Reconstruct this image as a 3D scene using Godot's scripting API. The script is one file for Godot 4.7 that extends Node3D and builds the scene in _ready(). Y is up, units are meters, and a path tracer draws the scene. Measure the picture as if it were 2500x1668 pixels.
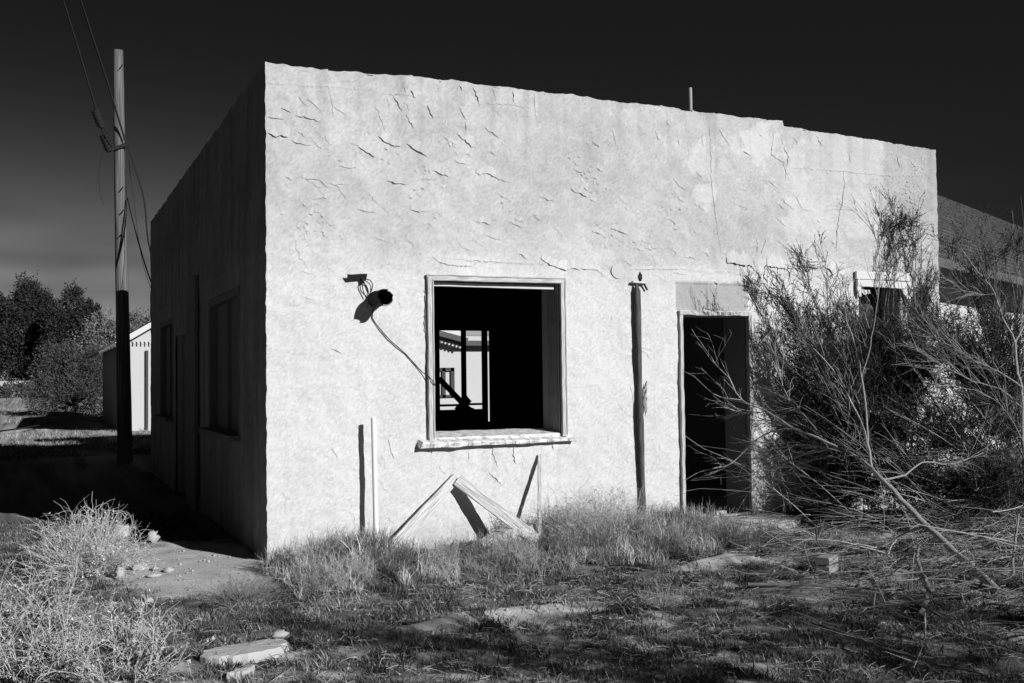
extends Node3D
# A whitewashed adobe building in the desert, black and white.

class MB:
	var v := PackedVector3Array()
	var n := PackedVector3Array()
	var uv := PackedVector2Array()
	var c := PackedColorArray()
	var ix := PackedInt32Array()
	func p(a: Vector3, nn: Vector3, t := Vector2.ZERO, col := Color.WHITE) -> int:
		v.append(a); n.append(nn); uv.append(t); c.append(col)
		return v.size() - 1
	func quad(a: Vector3, b: Vector3, cc: Vector3, d: Vector3, col := Color.WHITE, w := 1.0, h := 1.0) -> void:  # clockwise seen from outside
		var nn := (cc - a).cross(b - a).normalized()
		var i := p(a, nn, Vector2(0, 0), col)
		p(b, nn, Vector2(0, h), col); p(cc, nn, Vector2(w, h), col); p(d, nn, Vector2(w, 0), col)
		ix.append_array(PackedInt32Array([i, i + 1, i + 2, i, i + 2, i + 3]))
	func tri(a: Vector3, b: Vector3, cc: Vector3, col := Color.WHITE) -> void:
		var nn := (cc - a).cross(b - a).normalized()
		var i := p(a, nn, Vector2(0, 0), col)
		p(b, nn, Vector2(1, 0), col); p(cc, nn, Vector2(0, 1), col)
		ix.append_array(PackedInt32Array([i, i + 1, i + 2]))
	func mesh() -> ArrayMesh:
		var a := []
		a.resize(Mesh.ARRAY_MAX)
		a[Mesh.ARRAY_VERTEX] = v; a[Mesh.ARRAY_NORMAL] = n; a[Mesh.ARRAY_TEX_UV] = uv; a[Mesh.ARRAY_COLOR] = c; a[Mesh.ARRAY_INDEX] = ix
		var m := ArrayMesh.new()
		m.add_surface_from_arrays(Mesh.PRIMITIVE_TRIANGLES, a)
		return m

var rng := RandomNumberGenerator.new()
var nz := FastNoiseLite.new()
var M := {}
var crk: MB

func V(x: float, y: float, z: float) -> Vector3:
	return Vector3(x, y, z)

func fr(s: float) -> Color:
	return Color(s, s, s)

# ---------- nodes ----------
func tag(o: Node, label := "", category := "", group := "", kind := "") -> Node:
	if label: o.set_meta("label", label)
	if category: o.set_meta("category", category)
	if group: o.set_meta("group", group)
	if kind: o.set_meta("kind", kind)
	return o

func thing(called: String, label: String, category: String, at := Vector3.ZERO, group := "") -> Node3D:
	var o := Node3D.new()
	o.name = called
	add_child(o, true)
	o.position = at
	tag(o, label, category, group)
	return o

func put(called: String, mb: MB, mat: Material, parent: Node = self, kind := "") -> MeshInstance3D:
	var o := MeshInstance3D.new()
	o.name = called
	if parent is Node3D and parent != self:
		var off := Vector3.ZERO
		var q: Node = parent
		while q != self and q is Node3D:
			off += (q as Node3D).position
			q = q.get_parent()
		if off != Vector3.ZERO:
			for i in mb.v.size(): mb.v[i] -= off
	o.mesh = mb.mesh()
	o.material_override = null
	o.mesh.surface_set_material(0, mat)
	parent.add_child(o, true)
	if kind: o.set_meta("kind", kind)
	return o

func group_part(called: String, parent: Node) -> Node3D:
	var o := Node3D.new()
	o.name = called
	parent.add_child(o, true)
	return o

# ---------- materials ----------
func img_noise(seed_: int, freq: float, sx: float, sy: float, lo: float, hi: float, gamma: float, size := 512, oct := 5) -> ImageTexture:
	var f := FastNoiseLite.new()
	f.seed = seed_; f.frequency = freq; f.fractal_octaves = oct; f.noise_type = FastNoiseLite.TYPE_SIMPLEX_SMOOTH
	var im := Image.create(size, size, false, Image.FORMAT_RGB8)
	for y in size:
		for x in size:
			# blend across the border so the picture repeats
			var a := f.get_noise_2d(x * sx, y * sy)
			var bx := clampf((x - size * 0.8) / (size * 0.2), 0, 1)
			var by := clampf((y - size * 0.8) / (size * 0.2), 0, 1)
			if bx > 0: a = lerpf(a, f.get_noise_2d((x - size) * sx, y * sy), bx)
			if by > 0:
				var b2 := f.get_noise_2d(x * sx, (y - size) * sy)
				if bx > 0: b2 = lerpf(b2, f.get_noise_2d((x - size) * sx, (y - size) * sy), bx)
				a = lerpf(a, b2, by)
			var t := pow(clampf(a * 0.9 + 0.5, 0, 1), gamma)
			var s := lerpf(lo, hi, t)
			im.set_pixel(x, y, Color(s, s, s))
	return ImageTexture.create_from_image(im)

func peel_image(seed_: int, white: float, bare: float, cut: float) -> ImageTexture:
	var f := FastNoiseLite.new()
	f.seed = seed_; f.frequency = 0.02; f.fractal_octaves = 5
	var g := FastNoiseLite.new()
	g.seed = seed_ + 7; g.frequency = 0.05; g.fractal_octaves = 4
	var im := Image.create(256, 512, false, Image.FORMAT_RGB8)
	for y in 512:
		for x in 256:
			var yy := absf(y - 256.0)
			var a := f.get_noise_2d(x * 1.6, yy * 0.9)
			var grain := g.get_noise_2d(x * 3.0, yy * 0.12)
			var s := white * (1.0 + 0.10 * grain) if a < cut else bare * (1.0 + 0.5 * grain)
			if absf(a - cut) < 0.025: s *= 0.8
			s = clampf(s, 0, 1)
			im.set_pixel(x, y, Color(s, s, s))
	return ImageTexture.create_from_image(im)

func mat(name_: String, s: float, rough := 0.95, tex: Texture2D = null, uvs := Vector3.ONE, height: Texture2D = null, hs := 0.0, vc := false, tri := false) -> StandardMaterial3D:
	var m := StandardMaterial3D.new()
	m.resource_name = name_
	m.albedo_color = Color(s, s, s).linear_to_srgb()
	m.roughness = rough
	m.metallic_specular = 0.2
	m.vertex_color_use_as_albedo = vc
	if tex: m.albedo_texture = tex
	m.uv1_scale = uvs
	if tri:
		m.uv1_triplanar = true
		m.uv1_world_triplanar = true
	if height:
		m.heightmap_enabled = true
		m.heightmap_texture = height
		m.heightmap_scale = hs
	return m

# ---------- shapes ----------
func tube(mb: MB, pts: PackedVector3Array, r0: float, r1: float, sides := 3, col := Color.WHITE, vs := 2.0, cap := false, rough := 0.0) -> void:
	var k := pts.size()
	if k < 2: return
	var t := (pts[1] - pts[0]).normalized()
	var u := t.cross(Vector3.UP if absf(t.y) < 0.9 else Vector3.RIGHT).normalized()
	var first := mb.v.size()
	var dist := 0.0
	for i in k:
		if i > 0: dist += pts[i].distance_to(pts[i - 1])
		var tt := (pts[mini(i + 1, k - 1)] - pts[maxi(i - 1, 0)]).normalized()
		u = (u - tt * u.dot(tt)).normalized()
		var w := tt.cross(u)
		var r := lerpf(r0, r1, float(i) / (k - 1))
		for s in sides:
			var a := TAU * s / sides
			var d := u * cos(a) + w * sin(a)
			var rr := r
			if rough > 0: rr *= 1.0 + rough * nz.get_noise_3d(pts[i].x * 9 + d.x * 2, pts[i].y * 9 + d.y * 2, pts[i].z * 9 + d.z * 2)
			mb.p(pts[i] + d * rr, d, Vector2(float(s) / sides, dist * vs), col)
	for i in k - 1:
		for s in sides:
			var a := first + i * sides + s
			var b := first + i * sides + (s + 1) % sides
			mb.ix.append_array(PackedInt32Array([a, a + sides, b + sides, a, b + sides, b]))
	if cap:
		for e in [0, k - 1]:
			var nn := (pts[0] - pts[1]).normalized() if e == 0 else (pts[k - 1] - pts[k - 2]).normalized()
			var ctr := mb.p(pts[e], nn, Vector2(0.5, 0), col)
			var ring := []
			for s in sides: ring.append(mb.p(mb.v[first + e * sides + s], nn, Vector2(0.5, 0.1), col))
			for s in sides:
				var a: int = ring[s]
				var b: int = ring[(s + 1) % sides]
				mb.ix.append_array(PackedInt32Array([ctr, a, b] if e == 0 else [ctr, b, a]))

func plank(mb: MB, a: Vector3, b: Vector3, wdir: Vector3, w: float, th: float, rings := 2, jit := 0.0, ch := 0.003, col := Color.WHITE, w_end := -1.0, th_end := -1.0) -> void:
	var ax := (b - a).normalized()
	var x := (wdir - ax * wdir.dot(ax)).normalized()
	var y := ax.cross(x)
	if w_end < 0: w_end = w
	if th_end < 0: th_end = th
	var L := a.distance_to(b)
	var sec := []
	for i in rings:
		var f := float(i) / (rings - 1)
		var hw := lerpf(w, w_end, f) / 2
		var ht := lerpf(th, th_end, f) / 2
		var c2 := minf(ch, minf(hw, ht) * 0.5)
		var ctr := a.lerp(b, f)
		var pr := []
		for q in [[-1, -1, 0], [-1, -1, 1], [1, -1, 1], [1, -1, 0], [1, 1, 0], [1, 1, 1], [-1, 1, 1], [-1, 1, 0]]:
			var px: float = q[0] * (hw - (c2 if q[2] == 1 else 0.0))
			var py: float = q[1] * (ht - (c2 if q[2] == 0 else 0.0))
			var pt := ctr + x * px + y * py
			if jit > 0:
				pt += x * nz.get_noise_3d(pt.x * 40, pt.y * 40, pt.z * 40) * jit + y * nz.get_noise_3d(pt.x * 40 + 50, pt.y * 40, pt.z * 40) * jit * 0.6
				if i == 0 or i == rings - 1: pt += ax * nz.get_noise_3d(pt.x * 60, pt.y * 60 + 9, pt.z * 60) * jit * 2.0
			pr.append(pt)
		sec.append(pr)
	for i in rings - 1:
		var v0 := L * i / (rings - 1)
		var v1 := L * (i + 1) / (rings - 1)
		for k in 8:
			var k2 := (k + 1) % 8
			var A: Vector3 = sec[i][k]
			var B: Vector3 = sec[i + 1][k]
			var C: Vector3 = sec[i + 1][k2]
			var D: Vector3 = sec[i][k2]
			var nn := (C - A).cross(B - A).normalized()
			var u0 := k * 0.13
			var u1 := u0 + maxf(A.distance_to(D), 0.01)
			var j := mb.p(A, nn, Vector2(u0, v0), col)
			mb.p(B, nn, Vector2(u0, v1), col); mb.p(C, nn, Vector2(u1, v1), col); mb.p(D, nn, Vector2(u1, v0), col)
			mb.ix.append_array(PackedInt32Array([j, j + 1, j + 2, j, j + 2, j + 3]))
	for e in 2:
		var pr: Array = sec[0] if e == 0 else sec[rings - 1]
		var nn := -ax if e == 0 else ax
		var j := mb.v.size()
		for k in 8: mb.p(pr[k], nn, Vector2(k * 0.02, 0), col)
		for k in range(1, 7):
			mb.ix.append_array(PackedInt32Array([j, j + k, j + k + 1] if e == 0 else [j, j + k + 1, j + k]))

func box(mb: MB, x0: float, x1: float, y0: float, y1: float, z0: float, z1: float, col := Color.WHITE) -> void:
	var a := V(x0, y0, z1); var b := V(x0, y1, z1); var c := V(x1, y1, z1); var d := V(x1, y0, z1)
	var e := V(x0, y0, z0); var f := V(x0, y1, z0); var g := V(x1, y1, z0); var h := V(x1, y0, z0)
	var w := x1 - x0; var t := y1 - y0; var l := z1 - z0
	mb.quad(a, b, c, d, col, w, t); mb.quad(h, g, f, e, col, w, t)
	mb.quad(e, f, b, a, col, l, t); mb.quad(d, c, g, h, col, l, t)
	mb.quad(b, f, g, c, col, w, l); mb.quad(e, a, d, h, col, w, l)

func curve(a: Vector3, dir: Vector3, length: float, segs: int, bend: Vector3, wob: float) -> PackedVector3Array:
	var o := PackedVector3Array([a])
	var d := dir.normalized()
	var p := a
	for i in segs:
		d = (d + bend / segs + Vector3(rng.randf_range(-1, 1), rng.randf_range(-1, 1), rng.randf_range(-1, 1)) * wob).normalized()
		p += d * (length / segs)
		o.append(p)
	return o

func smooth(pts: Array, step := 0.06) -> PackedVector3Array:
	var o := PackedVector3Array()
	for i in pts.size() - 1:
		var p0: Vector3 = pts[maxi(i - 1, 0)]
		var p1: Vector3 = pts[i]
		var p2: Vector3 = pts[i + 1]
		var p3: Vector3 = pts[mini(i + 2, pts.size() - 1)]
		var k := maxi(2, int(p1.distance_to(p2) / step))
		for j in k: o.append(p1.cubic_interpolate(p2, p0, p3, float(j) / k))
	o.append(pts[pts.size() - 1])
	return o

func rnd3() -> Vector3:
	return Vector3(rng.randf_range(-1, 1), rng.randf_range(-1, 1), rng.randf_range(-1, 1))

func rock(mb: MB, at: Vector3, r: Vector3, seed_: float, col := Color.WHITE, rows := 8, cols := 12, lump := 0.35) -> void:
	var first := mb.v.size()
	for i in rows + 1:
		for j in cols:
			var th := PI * i / rows
			var ph := TAU * j / cols
			var d := Vector3(sin(th) * cos(ph), cos(th), sin(th) * sin(ph))
			var k := 1.0 + lump * nz.get_noise_3d(d.x * 14 + seed_ * 31, d.y * 14, d.z * 14) * 2.0 + lump * 0.4 * nz.get_noise_3d(d.x * 45 + seed_ * 31, d.y * 45, d.z * 45)
			mb.p(at + Vector3(d.x * r.x, d.y * r.y, d.z * r.z) * k, Vector3(d.x / r.x, d.y / r.y, d.z / r.z).normalized(), Vector2(float(j) / cols, float(i) / rows), col)
	for i in rows:
		for j in cols:
			var a := first + i * cols + j
			var b := first + i * cols + (j + 1) % cols
			mb.ix.append_array(PackedInt32Array([a, b + cols, b, a, a + cols, b + cols]))

func flag(mb: MB, outline: Array, top: float, th: float, col: Color) -> void:  # a flat broken piece, its top edge worn
	var ctr := Vector2.ZERO
	for q in outline: ctr += q / outline.size()
	var fine := []
	for i in outline.size():
		var a: Vector2 = outline[i]
		var b: Vector2 = outline[(i + 1) % outline.size()]
		for k in 4:
			var q := a.lerp(b, k / 4.0)
			fine.append(q + (q - ctr).normalized() * 0.012 * nz.get_noise_2d(q.x * 300, q.y * 300) * 2.0)
	var n := fine.size()
	for i in n:
		var a: Vector2 = fine[i]
		var b: Vector2 = fine[(i + 1) % n]
		var ia := a.lerp(ctr, 0.07)
		var ib := b.lerp(ctr, 0.07)
		var ya := top + 0.008 * nz.get_noise_2d(a.x * 150, a.y * 150)
		var yb := top + 0.008 * nz.get_noise_2d(b.x * 150, b.y * 150)
		mb.tri(V(ctr.x, top + 0.004, ctr.y), V(ia.x, ya, ia.y), V(ib.x, yb, ib.y), col)
		mb.quad(V(ia.x, ya, ia.y), V(a.x, ya - 0.012, a.y), V(b.x, yb - 0.012, b.y), V(ib.x, yb, ib.y), col)
		mb.quad(V(a.x, ya - 0.012, a.y), V(a.x, top - th, a.y), V(b.x, top - th, b.y), V(b.x, yb - 0.012, b.y), col)

# ---------- ground ----------
func bumpy(x: float, z: float, cx: float, cz: float, rx: float, rz: float, h: float) -> float:
	var d := pow((x - cx) / rx, 2) + pow((z - cz) / rz, 2)
	return h * exp(-d * 1.6)

func gh(x: float, z: float) -> float:
	var y := 0.0
	var far := clampf((Vector2(x - 1, z).length() - 12.0) / 20.0, 0, 1)
	y += 0.018 * nz.get_noise_2d(x * 9, z * 12) * 2.0 * (1 + far)
	y += 0.008 * nz.get_noise_2d(x * 24 + 200, z * 30) * 2.0 + 0.004 * nz.get_noise_2d(x * 80, z * 80)
	y += 0.2 * far * nz.get_noise_2d(x * 1.2, z * 1.2 + 77)
	var path := clampf(1.0 - maxf(absf(x + 0.55) / 0.6, absf(z - 0.1) / 1.6), 0, 1)
	y *= 1.0 - 0.8 * smoothstep(0.0, 0.5, path)
	# ridge of earth across the foreground, low mounds, a bank by the door
	var rz := 2.5 + 0.05 * sin(x * 3.0)
	y += 0.055 * exp(-pow((z - rz) / 0.11, 2)) * smoothstep(-0.25, 0.2, x) * smoothstep(1.75, 1.2, x)
	y -= 0.03 * exp(-pow((z - rz + 0.3) / 0.16, 2)) * smoothstep(-0.25, 0.2, x) * smoothstep(1.75, 1.2, x)
	y += bumpy(x, z, 3.0, 1.86, 0.5, 0.16, 0.085)
	y += bumpy(x, z, 2.5, 1.95, 0.35, 0.12, 0.05)
	y += bumpy(x, z, 1.9, 3.0, 0.6, 0.25, 0.02)
	y += bumpy(x, z, 1.5, 1.2, 1.6, 0.35, 0.05)
	y += bumpy(x, z, 0.6, 0.35, 0.7, 0.3, 0.03)
	if x > 0.02 and x < 7.4 and z < -0.05 and z > -8.8: y = -0.08
	elif x > -0.3 and x < 7.8 and z < 0.35 and z > -9.2: y = minf(y, 0.04)
	return y

func axis(lo: float, hi: float, step: float, out_lo: float, out_hi: float, grow := 1.22) -> PackedFloat32Array:
	var a := []
	var x := lo
	while x <= hi + 0.001:
		a.append(x); x += step
	var s := step
	x = lo
	while x > out_lo:
		s *= grow; x -= s; a.push_front(x)
	s = step
	x = hi
	while x < out_hi:
		s *= grow; x += s; a.append(x)
	return PackedFloat32Array(a)

func bare(x: float, z: float) -> float:  # how bare and pale the earth is, 0 to 1
	var b := 0.0
	b = maxf(b, smoothstep(1.2, 0.75, sqrt(pow((x + 0.5) / 0.72, 2) + pow((z + 0.1) / 1.35, 2)) + 0.25 * nz.get_noise_2d(x * 40, z * 40)))
	b = maxf(b, smoothstep(1.2, 0.6, sqrt(pow((x - 4.45) / 0.6, 2) + pow((z - 0.5) / 0.55, 2))))
	b = maxf(b, smoothstep(1.2, 0.5, sqrt(pow((x - 3.0) / 0.75, 2) + pow((z - 1.85) / 0.2, 2)) + 0.3 * nz.get_noise_2d(x * 50, z * 50)))
	b = maxf(b, smoothstep(1.2, 0.4, sqrt(pow((x - 3.1) / 0.9, 2) + pow((z - 2.85) / 0.35, 2)) + 0.4 * nz.get_noise_2d(x * 40, z * 40)) * 0.85)
	b = maxf(b, exp(-pow((z - 2.52 - 0.05 * sin(x * 3.0)) / 0.13, 2)) * smoothstep(-0.2, 0.1, x) * smoothstep(1.6, 1.1, x) * 0.8)
	b = maxf(b, smoothstep(1.2, 0.5, sqrt(pow((x - 5.2) / 1.3, 2) + pow((z - 1.3) / 0.4, 2))) * 0.6)
	b = maxf(b, smoothstep(0.02, 0.3, nz.get_noise_2d(x * 26 + 90, z * 40)) * 0.75 * smoothstep(1.9, 2.6, z))
	# the dirt track behind, left
	var tz := -27.0 - 0.15 * (x + 3.0)
	b = maxf(b, smoothstep(4.0, 2.0, absf(z - tz)))
	return b

func build_ground() -> void:
	var xs := axis(-3.0, 7.5, 0.045, -260, 300)
	var zs := axis(-2.2, 5.2, 0.045, -420, 120)
	var mb := MB.new()
	var nx := xs.size()
	for z in zs:
		for x in xs:
			var e := 0.03
			var h := gh(x, z)
			var nn := Vector3(h - gh(x + e, z), e, h - gh(x, z + e)).normalized()
			var b := bare(x, z)
			var m := nz.get_noise_2d(x * 30, z * 30) * 0.5 + nz.get_noise_2d(x * 120, z * 120) * 0.5
			var s := lerpf(0.27, 0.82, b) * (1.0 + 0.35 * m)
			if z < -12: s = lerpf(0.48, 0.75, b) * (1.0 + 0.6 * nz.get_noise_2d(x * 7, z * 9))
			mb.p(V(x, h, z), nn, Vector2(x, z), fr(clampf(s, 0.06, 0.95)))
	for j in zs.size() - 1:
		for i in nx - 1:
			var a := j * nx + i
			mb.ix.append_array(PackedInt32Array([a, a + 1, a + nx + 1, a, a + nx + 1, a + nx]))
	var o := put("ground", mb, M.ground)
	tag(o, "", "", "", "structure")

# ---------- walls ----------
func disp(x: float, y: float) -> float:
	var d := 0.010 * nz.get_noise_2d(x * 16, y * 16) + 0.005 * nz.get_noise_2d(x * 60 + 30, y * 75) + 0.0022 * nz.get_noise_2d(x * 240, y * 240)
	d += 0.005 * nz.get_noise_2d((x * 0.85 + y * 0.52) * 14 + 70, (y * 0.85 - x * 0.52) * 55) * smoothstep(1.6, 2.6, y)
	# the sunk field over the door
	var r := smoothstep(3.89, 3.93, x) * smoothstep(4.79, 4.75, x) * smoothstep(2.06, 2.07, y) * smoothstep(2.35, 2.33, y)
	d -= 0.016 * r
	# thicker render in the upper right beyond the step, patched
	d += 0.006 * smoothstep(2.44, 2.46, y + 0.02 * nz.get_noise_2d(x * 60, 3)) * smoothstep(1.3, 2.2, x)
	return d

func wall_tone(x: float, y: float) -> float:
	var low := smoothstep(2.75, 2.2, y + 0.25 * nz.get_noise_2d(x * 8, y * 8))
	var s := lerpf(0.54, 0.69, low)
	s *= 1.0 + 0.16 * nz.get_noise_2d(x * 9 + 11, y * 9) * (1.0 - 0.6 * low)
	s *= 1.0 + 0.12 * nz.get_noise_2d(x * 45, y * 45 + 5) * (1.0 - 0.5 * low)
	s *= 1.0 + 0.2 * nz.get_noise_2d(x * 300, y * 300)
	# paler worn patches, upper right
	for q in [[4.25, 3.55, 0.16, 0.2], [4.95, 3.75, 0.32, 0.2], [5.45, 3.55, 0.14, 0.28], [5.55, 3.05, 0.3, 0.25], [4.25, 3.2, 0.2, 0.12]]:
		var d := sqrt(pow((x - q[0]) / q[2], 2) + pow((y - q[1]) / q[3], 2)) + 0.9 * nz.get_noise_2d(x * 45 + 8, y * 45)
		s = lerpf(s, 0.70, 0.6 * smoothstep(1.05, 0.85, d))
	# smooth repair, upper right, and a squarish one under it
	var arc := smoothstep(6.62, 6.55, x + 0.15 * pow(maxf(0.0, 3.8 - y) / 0.3, 2)) * smoothstep(5.6, 5.7, x) * smoothstep(3.46, 3.5, y)
	s = lerpf(s, 0.60, 0.9 * arc)
	var sq := smoothstep(6.08, 6.12, x) * smoothstep(6.6, 6.56, x) * smoothstep(2.85, 2.9, y) * smoothstep(3.42, 3.4, y)
	s = lerpf(s, 0.62, 0.9 * sq)
	if x > 6.6: s *= 1.0 - 0.13 * smoothstep(6.6, 6.75, x) * smoothstep(2.9, 3.2, y)
	# bare darker field over the door, white ledge over it
	var r := smoothstep(3.90, 3.94, x) * smoothstep(4.78, 4.73, x) * smoothstep(2.06, 2.07, y) * smoothstep(2.37, 2.31, y + 0.03 * nz.get_noise_2d(x * 60, y * 60))
	s = lerpf(s, 0.43, r)
	var led := smoothstep(3.3, 3.6, x) * smoothstep(4.55, 4.4, x) * smoothstep(2.33, 2.36, y) * smoothstep(2.48, 2.45, y)
	s = lerpf(s, 0.68, led * 0.8)
	var strk := nz.get_noise_2d(x * 55, y * 1.5 + 20)
	s *= 1.0 - 0.13 * maxf(0.0, strk * 2.0) * (smoothstep(3.2, 4.0, y) + 0.8 * smoothstep(0.3, 0.85, y) * smoothstep(0.95, 0.85, y) * smoothstep(1.2, 1.4, x) * smoothstep(2.85, 2.6, x) + 0.25)
	# splash dirt at the foot
	s *= 1.0 - 0.3 * smoothstep(0.4, 0.0, y) * (0.5 + nz.get_noise_2d(x * 20, y * 20))
	return clampf(s, 0.25, 0.74)

func top_y(x: float) -> float:
	var y := 3.99 + 0.035 * smoothstep(0.8, 1.3, x) - 0.05 * smoothstep(5.265, 5.275, x) - 0.045 * smoothstep(5.6, 7.45, x)
	y += 0.012 * nz.get_noise_2d(x * 60, 40) + 0.018 * nz.get_noise_2d(x * 18, 90)
	return y

func lines(lo: float, hi: float, step: float, cuts: Array) -> PackedFloat32Array:
	var a := [lo]
	var marks := cuts.duplicate()
	marks.append(hi)
	marks.sort()
	var x := lo
	for m in marks:
		var k := maxi(1, int(round((m - x) / step)))
		for i in range(1, k + 1): a.append(x + (m - x) * i / k)
		x = m
	return PackedFloat32Array(a)

func skin(called: String, parent: Node, horiz: PackedFloat32Array, vert: PackedFloat32Array, holes: Array, side: bool) -> void:
	var mb := MB.new()
	var nx := horiz.size()
	for y0 in vert:
		for x in horiz:
			var y := y0
			if y0 > 2.6:
				var tp := top_y(x) if not side else 3.985 + 0.02 * nz.get_noise_2d(x * 20, 300)
				y = 2.6 + (y0 - 2.6) / 1.4 * (tp - 2.6)
			var e := 0.012
			var edge := 0.008 * nz.get_noise_2d(7, y * 60) + 0.004 * nz.get_noise_2d(17, y * 150)
			var edge2 := 0.012 * nz.get_noise_2d(70, y * 40)
			if side:
				var d := disp(x * 1.1 + 40, y) if x < -0.03 else 0.0
				var nn := Vector3(-1, 0, 0)
				if x < -0.03: nn = Vector3(-1, -(d - disp(x * 1.1 + 40, y + e)) / e * -1.0, (disp(x * 1.1 + 40 + e, y) - d) / e).normalized()
				mb.p(V(-d + (edge if x > -0.01 else 0.0), y, x), nn, Vector2(x, y), fr(wall_tone(x * 0.7 + 40.0, y) * (0.42 + 0.14 * nz.get_noise_2d(x * 40, y * 5))))  # side face darkened in its colour to deepen the shade on it
			else:
				var d := disp(x, y)
				var nn := Vector3(d - disp(x + e, y), d - disp(x, y + e), e).normalized()
				var px := x
				if x < 0.001: px = edge; d = 0.0
				if x > 7.44: px = 7.455 + edge2
				mb.p(V(px, y, d), nn, Vector2(x, y), fr(wall_tone(x, y)))
	for j in vert.size() - 1:
		for i in nx - 1:
			var mx := (horiz[i] + horiz[i + 1]) / 2
			var my := (vert[j] + vert[j + 1]) / 2
			var skip := false
			for h in holes:
				if mx > h[0] and mx < h[1] and my > h[2] and my < h[3]: skip = true
			if skip: continue
			var a := j * nx + i
			mb.ix.append_array(PackedInt32Array([a, a + nx, a + nx + 1, a, a + nx + 1, a + 1]))
	put(called, mb, M.stucco, parent)

func walls_with_holes(mb: MB, along_x: bool, lo: float, hi: float, y0: float, y1: float, t0: float, t1: float, holes: Array) -> void:
	var cuts := [lo, hi]
	for h in holes: cuts.append_array([h[0], h[1]])
	cuts.sort()
	for i in cuts.size() - 1:
		var a: float = cuts[i]
		var b: float = cuts[i + 1]
		if b - a < 0.001: continue
		var spans := [[y0, y1]]
		for h in holes:
			if (a + b) / 2 > h[0] and (a + b) / 2 < h[1]: spans = [[y0, h[2]], [h[3], y1]]
		for s in spans:
			if s[1] - s[0] > 0.01:
				if along_x: box(mb, a, b, s[0], s[1], t0, t1)
				else: box(mb, t0, t1, s[0], s[1], a, b)

func ck(p: Array, h: float) -> void:
	# one crack: the upper edge of the split plaster stands proud of the lower by h millimetres
	var pts := []
	for i in range(0, p.size(), 2): pts.append(Vector2(p[i], p[i + 1]))
	var fine := []
	for i in pts.size() - 1:
		var k := maxi(1, int(pts[i].distance_to(pts[i + 1]) / 0.012))
		for j in k: fine.append(pts[i].lerp(pts[i + 1], float(j) / k))
	fine.append(pts[pts.size() - 1])
	var n := fine.size()
	var whole: Vector2 = pts[pts.size() - 1] - pts[0]
	if Vector2(-whole.y, whole.x).dot(Vector2(0.6, 1)) < 0: fine.reverse()
	var prev := []
	for i in n:
		var q: Vector2 = fine[i]
		var t: Vector2 = (fine[mini(i + 1, n - 1)] - fine[maxi(i - 1, 0)]).normalized()
		var up := Vector2(-t.y, t.x)
		q += up * (0.014 * nz.get_noise_2d(q.x * 200 + h, q.y * 200) + rng.randf_range(-0.002, 0.002))
		var f := float(i) / (n - 1)
		var hh := minf(h, 20.0) * 0.00135 * (0.25 + 0.75 * pow(sin(PI * clampf(f * 0.92 + 0.04, 0, 1)), 0.6)) * (0.75 + 0.5 * nz.get_noise_2d(q.x * 90, q.y * 90 + h))
		var w := 0.03 + hh * 5.0
		if q.x > 1.3 and q.x < 1.45 and q.y < 2.31: w = 0.012
		var zb := disp(q.x, q.y)
		var qa := q + up * w
		var col := fr(wall_tone(q.x, q.y))
		var row := [V(qa.x, qa.y, disp(qa.x, qa.y) - 0.002), V(q.x, q.y, zb + hh), V(q.x + up.x * 0.35 * hh, q.y + up.y * 0.35 * hh, zb - 0.004)]
		if prev:
			var up3 := V(up.x, up.y, 0.0)
			var lit := (V(0, 0, 1) + up3 * hh / w).normalized()
			for k in 2:
				var nn := lit if k == 0 else (-up3 + V(0, 0, 0.2)).normalized()
				var a := crk.p(prev[k], nn, Vector2.ZERO, col)
				crk.p(row[k], nn, Vector2.ZERO, col); crk.p(row[k + 1], nn, Vector2.ZERO, col); crk.p(prev[k + 1], nn, Vector2.ZERO, col)
				crk.ix.append_array(PackedInt32Array([a, a + 1, a + 2, a, a + 2, a + 3]))
		prev = row

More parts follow.
